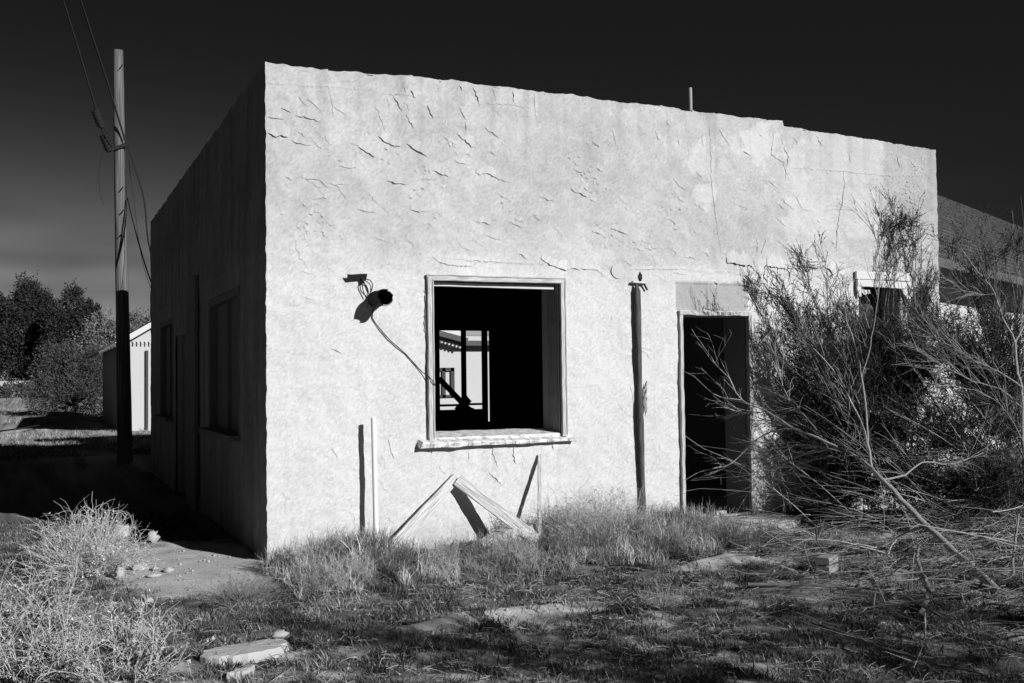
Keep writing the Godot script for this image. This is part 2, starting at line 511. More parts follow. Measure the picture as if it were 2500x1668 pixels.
func cracks() -> void:
	ck([0.021,3.412,0.071,3.383,0.133,3.403,0.173,3.387], 16)
	ck([0.010,3.542,0.066,3.536,0.145,3.533], 8)
	ck([0.129,3.629,0.197,3.595], 8)
	ck([0.242,3.571,0.329,3.569,0.393,3.558,0.433,3.541], 10)
	ck([0.213,3.365,0.293,3.346,0.362,3.346], 8)
	ck([0.938,3.469,0.993,3.433,1.061,3.409,1.130,3.401], 15)
	ck([1.193,3.433,1.250,3.389,1.314,3.362,1.378,3.340], 15)
	ck([0.760,3.364,0.826,3.334,0.863,3.310,0.914,3.298], 13)
	ck([0.591,3.244,0.623,3.227], 10)
	ck([0.597,3.197,0.668,3.186,0.740,3.182,0.753,3.216], 6)
	ck([0.292,3.075,0.373,3.067,0.454,3.062], 7)
	ck([0.495,3.044,0.560,3.035,0.679,3.046], 7)
	ck([1.009,3.105,1.071,3.086,1.184,3.080], 12)
	ck([0.326,2.911,0.407,2.910,0.530,2.928], 6)
	ck([1.214,2.867,1.283,2.853,1.393,2.872], 10)
	ck([0.750,2.845,0.823,2.834,0.902,2.819], 6)
	ck([1.422,3.221,1.493,3.196,1.571,3.178], 10)
	ck([1.825,3.234,1.872,3.213,1.920,3.233,1.974,3.221,2.042,3.192,2.146,3.164], 11)
	ck([1.626,3.324,1.705,3.299,1.778,3.293], 6)
	ck([1.655,3.561,1.721,3.511,1.798,3.452], 10)
	ck([1.911,3.636,1.979,3.598,2.047,3.560], 7)
	ck([1.522,3.524,1.654,3.456], 4)
	ck([1.077,3.826,1.114,3.751,1.145,3.706], 10)
	ck([1.177,3.679,1.214,3.628,1.252,3.578], 8)
	ck([1.376,3.785,1.401,3.721,1.426,3.674], 9)
	ck([1.236,3.898,1.254,3.845,1.273,3.835], 10)
	ck([1.679,3.992,1.699,3.944], 11)
	ck([1.806,3.982,1.846,3.892,1.872,3.826], 9)
	ck([1.997,3.997,2.021,3.886], 5)
	ck([2.189,3.994,2.201,3.887], 9)
	ck([2.404,4.011,2.409,3.858,2.458,3.818], 4)
	ck([1.670,3.792,1.736,3.693], 6)
	ck([0.896,3.728,0.951,3.650], 4)
	ck([1.147,3.930,1.191,3.868], 6)
	ck([0.335,3.732,0.387,3.685,0.446,3.633], 5)
	ck([1.806,2.802,1.887,2.793,1.969,2.782], 8)
	ck([2.447,3.064,2.519,3.044,2.613,3.024], 7)
	ck([2.027,3.055,2.137,3.012], 5)
	ck([1.949,3.438,2.017,3.406], 6)
	ck([0.011,3.815,0.295,3.826,0.529,3.841,0.708,3.844,0.891,3.853], 3)
	ck([0.965,3.831,1.267,3.853], 3)
	ck([1.873,3.845,2.204,3.868,2.430,3.853], 4)
	ck([0.160,3.077,0.211,3.046], 6)
	ck([2.776,3.171,2.812,3.128], 8)
	ck([3.003,3.614,3.075,3.567], 8)
	ck([2.806,3.330,2.927,3.312], 7)
	ck([2.802,3.134,2.903,3.106,2.954,3.091], 11)
	ck([3.040,3.366,3.112,3.336], 6)
	ck([3.196,2.810,3.290,2.788,3.374,2.765], 9)
	ck([3.788,2.943,3.921,2.913], 5)
	ck([2.979,2.781,3.061,2.758,3.112,2.743], 7)
	ck([3.565,2.655,3.629,2.631,3.717,2.662], 8)
	ck([5.717,3.922,5.754,3.855,5.801,3.825], 8)
	ck([7.065,3.910,7.033,3.811,6.899,3.694], 4)
	ck([4.351,3.890,4.349,3.584,4.361,3.299,4.380,3.129,4.441,2.733,4.472,2.582], 4)
	ck([5.144,3.889,5.113,3.669,5.273,3.603,5.310,3.556], 5)
	ck([5.310,3.556,6.064,3.575,6.696,3.572,7.186,3.609], 4)
	ck([6.077,3.566,6.080,3.423,6.040,3.236,5.965,2.967,5.945,2.732], 7)
	ck([6.227,3.207,6.267,3.158], 9)
	ck([4.748,3.676,4.838,3.645], 8)
	ck([4.894,2.793,4.903,2.657], 6)
	ck([5.016,2.799,4.952,2.659], 6)
	ck([2.791,2.418,2.973,2.424,3.075,2.419], 9)
	ck([4.520,2.542,4.616,2.539,4.704,2.527,4.841,2.523], 24)
	ck([4.838,2.492,4.799,2.436,4.738,2.355], 14)
	ck([5.020,2.529,5.121,2.520,5.242,2.519,5.257,2.503], 19)
	ck([5.294,2.517,5.449,2.518,5.470,2.531], 19)
	ck([5.491,2.538,5.564,2.534,5.627,2.543,5.706,2.531], 17)
	ck([5.755,2.556,5.850,2.528,5.886,2.472,5.902,2.439], 14)
	ck([4.014,2.585,4.078,2.573,4.143,2.560], 8)
	ck([4.372,2.344,4.410,2.326,4.439,2.342], 14)
	ck([4.973,2.441,5.031,2.360], 9)
	ck([5.067,2.413,5.071,2.357], 9)
	ck([5.771,2.369,5.835,2.383,5.863,2.409], 11)
	ck([1.429,2.449,1.506,2.422,1.660,2.406,1.777,2.408], 9)
	ck([2.450,2.502,2.569,2.443,2.712,2.404,2.770,2.425,2.900,2.421,3.003,2.430], 13)
	ck([2.236,2.543,2.318,2.490], 7)
	ck([0.517,1.693,0.563,1.677,0.610,1.650], 7)
	ck([0.513,0.883,0.575,0.802], 8)
	ck([1.339,2.190,1.343,2.037,1.336,1.954,1.329,1.859,1.360,1.753], 16)
	ck([2.152,0.849,2.157,0.757,2.175,0.676], 11)
	ck([1.949,0.846,1.973,0.731,2.003,0.650], 7)
	ck([1.731,0.787,1.728,0.731], 7)
	ck([2.549,0.833,2.551,0.775], 9)
	ck([1.006,0.950,1.022,0.851,1.044,0.774], 7)
	ck([1.921,0.609,1.977,0.560,2.039,0.500], 7)
	ck([1.383,0.836,1.388,0.791], 9)
	ck([1.452,0.678,1.517,0.613], 5)
	ck([0.913,0.618,0.963,0.529,1.014,0.494], 4)
	ck([0.942,0.811,0.976,0.723], 4)
	ck([1.529,0.018,1.577,-0.030], 4)
	ck([1.483,0.177,1.627,0.166], 3)
	ck([1.36, 2.475, 1.6, 2.462, 1.95, 2.455, 2.3, 2.447], 5)
	ck([2.9, 2.432, 3.15, 2.44], 5)
	ck([3.36, 2.44, 3.7, 2.452, 4.05, 2.46], 5)
	rng.seed = 41
	for i in 430:
		var x := rng.randf_range(0.1, 7.3)
		var y := rng.randf_range(0.2, 3.9)
		if x > 1.2 and x < 2.85 and y > 0.75 and y < 2.45: continue
		if x > 3.8 and x < 4.95 and y < 2.15: continue
		var ang := -0.35 + rng.randf_range(-0.35, 0.35)
		if y > 3.5: ang = -1.2 + rng.randf_range(-0.4, 0.4)
		elif x < 3.2 and y > 2.5: ang = -0.6 + rng.randf_range(-0.5, 0.4)
		elif y < 2.2: ang = rng.randf_range(-1.5, 0.2)
		var L := 0.025 + 0.26 * pow(rng.randf(), 2.2)
		var h := rng.randf_range(1.5, 5.5) * (1.0 if y > 2.3 else 0.7)
		var d := Vector2(cos(ang), sin(ang)) * L
		var mid := Vector2(x, y) + d * rng.randf_range(0.35, 0.65) + Vector2(rng.randf_range(-1, 1), rng.randf_range(-1, 1)) * L * 0.2
		ck([x, y, mid.x, mid.y, x + d.x, y + d.y], h)
	# pitted places where bits of render came off
	for c in [[0.35, 2.75], [0.45, 2.65], [1.35, 3.2], [1.4, 3.1], [2.9, 3.3], [3.0, 3.2], [6.95, 3.5], [7.1, 3.3], [7.2, 3.6], [6.9, 3.1], [0.9, 3.35], [3.1, 2.75], [3.4, 2.65], [2.2, 2.9], [4.0, 3.0], [7.1, 2.9]]:
		for k in 16:
			var x: float = c[0] + rng.randfn(0, 0.1)
			var y: float = c[1] + rng.randfn(0, 0.08)
			ck([x, y, x + rng.randf_range(0.012, 0.03), y - rng.randf_range(0, 0.018)], rng.randf_range(4, 9))

func build_building() -> void:
	var b := thing("abandoned_building", "whitewashed flat-topped adobe building, cracked plaster, open window and doorway", "building")
	var win := [1.40, 2.64, 0.93, 2.275]
	var door := [3.965, 4.755, -1.0, 2.02]
	var rwin := [6.25, 6.86, 1.2, 2.50]
	var fh := [win, door, rwin]
	var front := group_part("front_wall", b)
	skin("plaster", front, lines(0, 7.45, 0.017, [1.40, 2.64, 3.965, 4.755, 6.25, 6.86]), lines(-0.12, 4.0, 0.017, [0.93, 2.275, 2.02, 1.2, 2.50, 2.6]), fh, false)
	var mb := MB.new()
	walls_with_holes(mb, true, 0.03, 7.42, -0.3, 3.86, -0.35, -0.022, fh)
	put("wall_core", mb, M.inner, front)
	crk = MB.new()
	cracks()
	put("plaster_cracks", crk, M.stucco, front, "stuff")
	# parapet crumbs along the top edge
	mb = MB.new()
	rng.seed = 5
	for i in 120:
		var x := rng.randf_range(0.03, 7.4)
		rock(mb, V(x, top_y(x) - 0.005, rng.randf_range(-0.06, -0.005)), V(rng.randf_range(0.015, 0.05), rng.randf_range(0.006, 0.02), 0.02), i, fr(0.5), 4, 6)
	mb.quad(V(0, 3.95, -0.3), V(7.45, 3.9, -0.3), V(7.45, 3.9, -0.005), V(0, 3.95, -0.005), fr(0.5))
	put("parapet_top", mb, M.stucco, front, "stuff")
	# left wall
	var lw1 := [-2.92, -1.17, 0.92, 2.29]
	var lw2 := [-7.5, -5.97, 0.92, 2.29]
	var ld := [-5.68, -4.72, -1.0, 2.02]
	var lh := [lw1, lw2, ld]
	var left := group_part("left_wall", b)
	var hz := lines(-8.87, 0.0, 0.06, [-2.92, -1.17, -7.5, -5.97, -5.68, -4.72])
	var rv := PackedFloat32Array()
	for i in hz.size(): rv.append(hz[i])
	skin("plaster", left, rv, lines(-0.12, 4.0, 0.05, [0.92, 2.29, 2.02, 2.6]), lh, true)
	mb = MB.new()
	walls_with_holes(mb, false, -8.84, -0.352, -0.3, 3.9, 0.022, 0.35, lh)
	put("wall_core", mb, M.inner, left)
	mb = MB.new()
	box(mb, -0.05, -0.012, -0.1, 2.62, -4.3, -3.6)
	put("pilaster", mb, M.faded, left)
	for w in [lw1, lw2]:
		var wp := group_part("window", left)
		var zc: float = (w[0] + w[1]) / 2
		for s in [-1, 1]:
			mb = MB.new()
			var z: float = zc + s * (w[1] - w[0] - 0.08) / 2
			plank(mb, V(0.04, w[2], z), V(0.04, w[3], z), V(0, 0, 1), 0.075, 0.09, 6, 0.004)
			put("jamb", mb, M.faded, wp)
		mb = MB.new()
		plank(mb, V(0.04, w[3] - 0.04, w[0]), V(0.04, w[3] - 0.04, w[1]), V(0, 1, 0), 0.075, 0.09, 6, 0.004)
		put("head", mb, M.faded, wp)
		mb = MB.new()
		plank(mb, V(0.0, w[2] + 0.0, w[0] - 0.06), V(0.0, w[2] + 0.0, w[1] + 0.06), V(1, 0, 0), 0.2, 0.05, 8, 0.005)
		put("sill", mb, M.faded, wp)
		mb = MB.new()
		plank(mb, V(0.06, w[2], zc), V(0.06, w[3], zc), V(0, 0, 1), 0.05, 0.04, 4, 0.004)
		put("mullion", mb, M.faded, wp)
		mb = MB.new()
		box(mb, 0.075, 0.10, w[2], w[3], w[0], w[1])
		put("board", mb, M.faded, wp)
	mb = MB.new()
	box(mb, 0.08, 0.12, 0.0, 2.02, -5.68, -4.72)
	put("side_door", mb, M.faded, left)
	# right wall, back wall, roof, floor
	mb = MB.new()
	walls_with_holes(mb, false, -8.84, -0.352, -0.3, 3.86, 7.10, 7.42, [])
	put("right_wall", mb, M.stucco_plain, b)
	mb = MB.new()
	walls_with_holes(mb, true, 0.352, 7.098, -0.3, 3.9, -8.74, -8.66, [[4.70, 5.858, 0.62, 2.28]])
	put("back_wall", mb, M.jet, b)  # near-black colour stands in for the darkness of the unlit room
	mb = MB.new()
	box(mb, 0.352, 7.098, 3.3, 3.45, -8.65, -0.352)
	put("roof_deck", mb, M.inner, b)
	mb = MB.new()
	box(mb, 0.352, 7.098, -0.2, 0.02, -8.65, -0.352)
	put("floor", mb, M.inner, b)
	mb = MB.new()
	box(mb, 3.25, 7.42, 3.905, 5.3, -8.84, -8.1)  # unseen raised block, added for the strip of shadow it throws behind
	put("added_shadow_block", mb, M.stucco_plain, b)
	# front window
	var w := group_part("window", b)
	mb = MB.new(); plank(mb, V(1.35, 2.297, 0.018), V(2.69, 2.305, 0.018), V(0, 1, 0), 0.05, 0.03, 40, 0.008); put("head_casing", mb, M.paint, w)
	mb = MB.new(); plank(mb, V(1.384, 0.90, 0.018), V(1.382, 2.275, 0.018), V(1, 0, 0), 0.054, 0.03, 40, 0.007); put("side_casing", mb, M.paint, w)
	mb = MB.new(); plank(mb, V(2.664, 0.90, 0.018), V(2.662, 2.278, 0.018), V(1, 0, 0), 0.052, 0.03, 40, 0.007); put("side_casing", mb, M.paint, w)
	for q in [[V(1.36, 2.318, 0.03), V(2.685, 2.325, 0.03), V(0, 1, 0)], [V(1.40, 2.277, 0.03), V(2.645, 2.285, 0.03), V(0, 1, 0)], [V(1.362, 0.92, 0.03), V(1.36, 2.31, 0.03), V(1, 0, 0)], [V(1.405, 0.93, 0.03), V(1.403, 2.28, 0.03), V(1, 0, 0)], [V(2.686, 0.92, 0.03), V(2.684, 2.31, 0.03), V(1, 0, 0)], [V(2.643, 0.93, 0.03), V(2.641, 2.28, 0.03), V(1, 0, 0)]]:
		mb = MB.new(); plank(mb, q[0], q[1], q[2], 0.012, 0.022, 30, 0.004); put("bead", mb, M.paint, w)
	mb = MB.new(); plank(mb, V(1.41, 2.247, -0.045), V(2.60, 2.247, -0.045), V(0, 1, 0), 0.036, 0.03, 10, 0.003); put("stop_strip", mb, M.white_paint, w)
	mb = MB.new(); box(mb, 1.40, 2.64, 2.255, 2.277, -0.36, -0.065); put("head_lining", mb, M.wood_dark, w)
	for k in 3:
		mb = MB.new()
		var z := -0.05 - k * 0.105
		plank(mb, V(2.648 + 0.006 * k, 0.94, z - 0.045), V(2.648 + 0.006 * k, 2.27, z - 0.045), V(0, 0, 1), 0.098, 0.03, 24, 0.004)
		put("jamb_board", mb, M.wood_grey, w)
	mb = MB.new(); plank(mb, V(1.392, 0.94, -0.2), V(1.392, 2.27, -0.2), V(0, 0, 1), 0.30, 0.022, 12, 0.004); put("jamb_board", mb, M.wood_grey, w)
	# sill: two worn boards
	mb = MB.new(); plank(mb, V(1.265, 0.885, 0.03), V(2.755, 0.876, 0.03), V(0, -0.25, 1), 0.11, 0.058, 60, 0.016, 0.008, Color.WHITE, 0.10, 0.022); put("sill_board", mb, M.sill, w)
	mb = MB.new(); plank(mb, V(1.41, 0.93, -0.16), V(2.63, 0.925, -0.16), V(0, -0.12, 1), 0.33, 0.035, 50, 0.014, 0.006); put("sill_board", mb, M.sill, w)
	# back window seen through the front one
	w = group_part("rear_window", b)
	for q in [[4.70, 4.866, 0.62, 2.28], [5.70, 5.806, 0.62, 2.28], [5.293, 5.383, 0.855, 2.28], [4.866, 5.70, 0.62, 0.855], [4.866, 5.293, 0.915, 0.955], [5.383, 5.70, 0.925, 0.965]]:
		mb = MB.new()
		box(mb, q[0], q[1], q[2], q[3], -8.72, -8.68)
		put("frame_bar", mb, M.jet, w)
	mb = MB.new(); plank(mb, V(4.84, 1.42, -8.66), V(5.38, 0.88, -8.66), V(1, 1, 0), 0.10, 0.03, 6, 0.006); put("broken_brace", mb, M.jet, w)
	mb = MB.new(); plank(mb, V(5.16, 0.84, -8.65), V(5.42, 1.06, -8.65), V(1, -1, 0), 0.11, 0.03, 6, 0.02, 0.003, Color.WHITE, 0.16); put("broken_brace", mb, M.jet, w)
	mb = MB.new(); plank(mb, V(5.22, 0.95, -8.64), V(5.50, 0.84, -8.64), V(1, 2, 0), 0.10, 0.03, 6, 0.02, 0.003, Color.WHITE, 0.05); put("broken_brace", mb, M.jet, w)
	# doorway
	w = group_part("doorway", b)
	mb = MB.new(); plank(mb, V(3.95, -0.05, 0.01), V(3.952, 2.02, 0.01), V(1, 0, 0), 0.036, 0.05, 40, 0.009); put("side_casing", mb, M.paint, w)
	mb = MB.new(); plank(mb, V(4.775, -0.02, 0.01), V(4.775, 2.02, 0.01), V(1, 0, 0), 0.04, 0.05, 40, 0.008); put("side_casing", mb, M.wood_grey, w)
	mb = MB.new(); plank(mb, V(3.93, 2.035, 0.012), V(4.797, 2.035, 0.012), V(0, 1, 0), 0.04, 0.05, 30, 0.01); put("head_casing", mb, M.paint, w)
	mb = MB.new(); box(mb, 4.742, 4.757, 0.0, 2.02, -0.352, -0.018); put("jamb_board", mb, M.faded, w)
	mb = MB.new(); box(mb, 3.963, 3.977, 0.0, 2.02, -0.352, -0.018); put("jamb_board", mb, M.wood_grey, w)
	mb = MB.new(); plank(mb, V(3.97, 0.012, -0.36), V(4.06, 0.012, -0.02), V(1, 0, 0), 0.02, 0.02, 3); put("threshold_strip", mb, M.wood_grey, w)
	var dl := group_part("door_leaf", b)
	mb = MB.new(); plank(mb, V(4.33, 0.04, -0.75), V(4.33, 1.97, -0.75), V(0.62, 0, -0.78), 0.95, 0.035, 6, 0.003); put("leaf", mb, M.jet, dl)  # leaf coloured near-black so the doorway stays as dark as deep shade
	for q in [[0.19, 0.72, 0.99, 0.02], [0.42, 1.02, 1.16, 0.05], [0.44, 0.74, 0.90, 0.04], [0.50, 1.18, 1.28, 0.03]]:
		mb = MB.new()
		var px: Vector3 = V(4.33, 0, -0.75) + V(0.622, 0, -0.783) * (q[0] - 0.475) + V(0.783, 0, 0.622) * 0.021
		plank(mb, px + V(0, q[1], 0), px + V(0, q[2], 0), V(0.62, 0, -0.78), q[3], 0.004, 8, 0.012)
		put("paint_remnant", mb, M.paint_faint, dl)
	# small window behind the shrub
	w = group_part("small_window", b)
	mb = MB.new(); plank(mb, V(6.19, 2.475, 0.03), V(6.975, 2.475, 0.03), V(0, 1, 0), 0.085, 0.03, 20, 0.006); put("head_board", mb, M.white_paint, w)
	mb = MB.new(); plank(mb, V(6.20, 2.39, 0.034), V(6.965, 2.385, 0.034), V(0, 1, 0), 0.075, 0.03, 20, 0.007); put("head_board", mb, M.white_paint, w)
	mb = MB.new(); plank(mb, V(6.225, 2.35, 0.034), V(6.24, 2.24, 0.036), V(1, 0, 0), 0.055, 0.02, 8, 0.02, 0.003, Color.WHITE, 0.03); put("side_casing", mb, M.white_paint, w)
	mb = MB.new(); plank(mb, V(6.91, 2.35, 0.034), V(6.96, 2.18, 0.036), V(1, 0, 0), 0.13, 0.02, 8, 0.02, 0.003, Color.WHITE, 0.025); put("side_casing", mb, M.white_paint, w)
	mb = MB.new(); box(mb, 6.25, 6.86, 1.2, 2.5, -0.30, -0.27); put("board", mb, M.jet, w)  # black sheet standing in for the darkness of the opening
	# round plastered cover plate
	mb = MB.new()
	tube(mb, PackedVector3Array([V(3.264, 2.419, -0.02), V(3.264, 2.419, 0.009)]), 0.078, 0.072, 20, fr(0.6), 2.0, true)
	put("round_cover", mb, M.stucco, b)
	# roof vent
	mb = MB.new()
	tube(mb, PackedVector3Array([V(4.56, 3.4, -0.6), V(4.56, 4.35, -0.6), V(4.558, 4.46, -0.6)]), 0.02, 0.02, 8, fr(1), 2.0, true)
	put("vent_pipe", mb, M.pipe_grey, b)
	# concrete step before the door
	mb = MB.new()
	var pts := [V(3.86, 0.05, -0.02), V(5.1, 0.05, -0.02), V(5.0, 0.045, 0.45), V(4.35, 0.04, 0.72), V(3.9, 0.04, 0.85), V(3.62, 0.035, 0.72), V(3.8, 0.045, 0.3)]
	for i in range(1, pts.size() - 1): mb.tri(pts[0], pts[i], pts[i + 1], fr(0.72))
	for i in pts.size():
		var a: Vector3 = pts[i]
		var c: Vector3 = pts[(i + 1) % pts.size()]
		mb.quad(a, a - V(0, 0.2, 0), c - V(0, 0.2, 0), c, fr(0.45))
	put("door_step", mb, M.concrete, b)

# ---------- plants ----------
func tuck(c: PackedVector3Array) -> PackedVector3Array:  # the shrub grows flat against the wall beside the doorway
	for k in c.size():
		if c[k].x > 3.0 and c[k].z < 2.6: c[k].z = minf(c[k].z, maxf(0.11, (c[k].x - 3.98) * 1.9))
	return c

func twigs_on(mb: MB, path: PackedVector3Array, count: int, len0: float, r: float, tone: float, up := 0.25, sub := 3, from := 0.15) -> void:
	var n := path.size()
	for i in count:
		var f := rng.randf_range(from, 1.0)
		var k := clampi(int(f * (n - 1)), 0, n - 2)
		var p := path[k]
		var d := (path[k + 1] - path[k]).normalized()
		var rv := rnd3()
		if p.z < 0.7 and p.x > 3.0: rv.z *= 0.25
		var dir := (d * 1.1 + rv * 0.75 + Vector3.UP * up).normalized()
		var L := len0 * rng.randf_range(0.4, 1.2)
		var c := curve(p, dir, L, 5, (d + rnd3() * 0.9 + Vector3.DOWN * 0.15) * 0.7, 0.17)
		c = tuck(c)
		if p.x > 3.4 and p.z < 2.0 and c[5].x < 4.02: continue
		tube(mb, c, r, r * 0.35, 3, fr(tone * rng.randf_range(0.7, 1.2)))
		for s in sub:
			var q: int = rng.randi_range(1, 4)
			var d2 := (c[q] - c[q - 1]).normalized()
			var c2 := curve(c[q], (d2 + rnd3() * 0.7).normalized(), L * rng.randf_range(0.25, 0.6), 4, d2 * 0.5 + rnd3() * 0.6, 0.2)
			c2 = tuck(c2)
			tube(mb, c2, r * 0.6, r * 0.25, 3, fr(tone * rng.randf_range(0.7, 1.2)))

func sprig(mb: MB, p: Vector3, dir: Vector3, L: float, tone: float, needles: int, nl: float, nw: float) -> void:
	var c := curve(p, dir, L, 4, Vector3(0, 0.2, 0) + rnd3() * 0.6, 0.12)
	var col := fr(tone * rng.randf_range(0.6, 1.4))
	tube(mb, c, 0.0022, 0.001, 3, col)
	for i in needles:
		var f := rng.randf() * 3.99
		var k := int(f)
		var q := c[k].lerp(c[k + 1], f - k)
		var d := (c[k + 1] - c[k]).normalized()
		var nd := (d * 0.9 + rnd3()).normalized()
		var side := nd.cross(rnd3()).normalized() * nw * rng.randf_range(0.6, 1.3)
		mb.tri(q - side, q + nd * nl * rng.randf_range(0.5, 1.3), q + side, col)

func foliage(clumps: Array, per: float, base: Vector3, spread: float, wood: MB, leaf: MB, tone: float) -> void:
	for c in clumps:
		var ctr: Vector3 = c[0]
		var rx: float = c[1]
		var ry: float = c[2]
		var root := base + Vector3(rng.randf_range(-1, 1) * spread, 0, rng.randf_range(-1, 1) * spread * 0.4)
		root.y = gh(root.x, root.z) - 0.03
		var mid := root.lerp(ctr, 0.5) + Vector3(0, 0.15, 0) + rnd3() * 0.12
		var stem := smooth([root, mid, ctr, ctr + (ctr - mid).normalized() * ry * 0.8], 0.12)
		tube(wood, stem, 0.011, 0.0025, 4, fr(0.16 * rng.randf_range(0.7, 1.3)))
		var n := int(per * c[3] * (rx * ry) / 0.1)
		var twigs := []
		for i in maxi(4, n / 14):
			var k := int(stem.size() * rng.randf_range(0.45, 0.95))
			var e := ctr + Vector3(rng.randfn(0, 0.5) * rx, rng.randfn(0, 0.5) * ry, rng.randfn(0, 0.5) * rx * 0.7)
			if ctr.z < 4.0: e.z = clampf(e.z, 0.05, maxf(0.3, ctr.z * 1.5))
			var dirv := e - stem[k]
			var cv := curve(stem[k], (dirv.normalized() + Vector3(0, 0.35, 0) + rnd3() * 0.3), dirv.length() * 1.1 + 0.05, 6, dirv.normalized() * 0.8, 0.09)
			tube(wood, cv, 0.0045, 0.0016, 3, fr(0.15 * rng.randf_range(0.6, 1.5)))
			twigs.append(cv)
		for i in n:
			var cv: PackedVector3Array = twigs[rng.randi() % twigs.size()]
			var f := rng.randf_range(1.0, 5.99)
			var k := int(f)
			var p := cv[k].lerp(cv[mini(k + 1, 6)], f - k) + rnd3() * 0.02
			var dv := (cv[k] - cv[k - 1]).normalized()
			sprig(leaf, p, (dv + rnd3() * 0.9 + Vector3(0, 0.15, 0)).normalized(), rng.randf_range(0.08, 0.22), tone, 20, 0.02, 0.003)

func dead_limbs(list: Array, mb: MB, tone: float, twl: float, up: float) -> void:
	for l in list:
		var path := smooth(l[0], 0.07)
		for i in range(1, path.size() - 1): path[i] += rnd3() * 0.006
		var k: int = 7 if l[1] > 0.02 else (5 if l[1] > 0.009 else 4)
		tube(mb, path, l[1], l[2], k, fr((tone if l[1] < 0.029 else tone * 0.65) * rng.randf_range(0.85, 1.15)), 2.0, true, 0.4)
		twigs_on(mb, path, int(l[3] * 1.6), twl, 0.0034, tone, up, 3, 0.2)

func dome_bush(called: String, label: String, at: Vector3, r: Vector3, n: int, tone: float, tw: float, group := "", leafy := 0.0, spread := 1.0) -> Node3D:
	var t := thing(called, label, "bush", at, group)
	var mb := MB.new()
	for i in n:
		var a := rng.randf() * TAU
		var el := asin(clampf(rng.randf_range(0.02, 1.0), 0, 1))
		var d := Vector3(cos(a) * cos(el) * r.x, sin(el) * r.y, sin(a) * cos(el) * r.z)
		var root := at + Vector3(d.x * 0.25 * rng.randf(), 0.0, d.z * 0.25 * rng.randf())
		root.y = gh(root.x, root.z) - 0.01
		var L := d.length() * rng.randf_range(0.75, 1.1)
		var c := curve(root, (d + Vector3(0, 0.2 * r.y, 0)).normalized(), L, 6, (d.normalized() + Vector3(0, 0.2, 0) + rnd3() * 1.5) * 0.6, 0.27)
		tube(mb, c, tw, tw * 0.4, 3, fr(tone * rng.randf_range(0.6, 1.25)))
		for s in 4:
			var q := rng.randi_range(2, 6)
			var d2 := (c[q] - c[q - 1]).normalized()
			var c2 := curve(c[q], (d2 + rnd3() * 1.1).normalized(), L * rng.randf_range(0.12, 0.4), 4, rnd3() * 1.2, 0.4)
			tube(mb, c2, tw * 0.6, tw * 0.3, 3, fr(tone * rng.randf_range(0.6, 1.3)))
			if leafy > 0:
				for m in int(leafy):
					var w := c2[rng.randi_range(0, 3)]
					var sz := rng.randf_range(0.003, 0.007)
					mb.tri(w, w + rnd3() * sz * 2, w + rnd3() * sz * 2, fr(tone * rng.randf_range(0.8, 1.3)))
	put("twigs", mb, M.plant, t)
	return t

func spiny_weed(label: String, at: Vector3, n: int, h: float, tone: float, rad: float) -> void:
	var t := thing("saltbush", label, "weed", at, "pale spiny weeds in the left foreground")
	var mb := MB.new()
	for i in n:
		var a := rng.randf() * TAU
		var rr := rad * sqrt(rng.randf())
		var root := at + Vector3(cos(a) * rr * 0.5, 0, sin(a) * rr * 0.5)
		root.y = gh(root.x, root.z) - 0.01
		var dir := Vector3(cos(a) * rng.randf_range(0.1, 1.1), 1.0, sin(a) * rng.randf_range(0.1, 1.1))
		var L := h * rng.randf_range(0.35, 1.1)
		var c := curve(root, dir, L, 8, rnd3() * 1.0, 0.22)
		tube(mb, c, 0.0032, 0.0014, 3, fr(tone * rng.randf_range(0.7, 1.1)))
		for s in 9:
			var q := rng.randi_range(2, 8)
			var d2 := (c[q] - c[q - 1]).normalized()
			var c2 := curve(c[q], (d2 * 0.6 + rnd3()).normalized(), L * rng.randf_range(0.12, 0.45), 4, rnd3(), 0.35)
			tube(mb, c2, 0.0022, 0.0011, 3, fr(tone * rng.randf_range(0.7, 1.15)))
			for m in 2:
				var w := c2[rng.randi_range(0, 4)]
				var sz := rng.randf_range(0.004, 0.009)
				mb.tri(w, w + rnd3() * sz * 2, w + rnd3() * sz * 2, fr(tone * rng.randf_range(0.8, 1.3)))
		for m in int(L * 26):
			var q := rng.randi_range(2, 8)
			var w := c[q].lerp(c[q - 1], rng.randf())
			var sz := rng.randf_range(0.003, 0.007)
			mb.tri(w, w + rnd3() * sz * 2, w + rnd3() * sz * 2, fr(tone * rng.randf_range(0.8, 1.3)))
	put("stems", mb, M.plant, t)

func tuft(blades: int, h: float, spread: float, w: float, lean: float) -> ArrayMesh:
	var mb := MB.new()
	for i in blades:
		var a := rng.randf() * TAU
		var rr := spread * sqrt(rng.randf())
		var root := V(cos(a) * rr, -0.015, sin(a) * rr)
		var b := rng.randf() * TAU
		var L := h * rng.randf_range(0.4, 1.1)
		var dir := V(cos(b) * lean * rng.randf(), 1.0, sin(b) * lean * rng.randf()).normalized()
		var side := V(cos(b + 1.57 + rng.randf()), 0, sin(b + 1.57)).normalized() * w * rng.randf_range(0.6, 1.2)
		var col := fr(0.35 + 1.5 * pow(rng.randf(), 1.6))
		var p0 := root
		var p1 := root + dir * L * 0.5
		var p2 := p1 + (dir + V(cos(b), -0.2, sin(b)) * rng.randf_range(0.1, 0.9)).normalized() * L * 0.5
		var nn := side.cross(dir).normalized()
		var k := mb.p(p0 - side, nn, Vector2.ZERO, col)
		mb.p(p0 + side, nn, Vector2.ZERO, col); mb.p(p1 - side * 0.7, nn, Vector2.ZERO, col); mb.p(p1 + side * 0.7, nn, Vector2.ZERO, col); mb.p(p2, nn, Vector2.ZERO, col)
		mb.ix.append_array(PackedInt32Array([k, k + 2, k + 3, k, k + 3, k + 1, k + 2, k + 4, k + 3]))
	return mb.mesh()

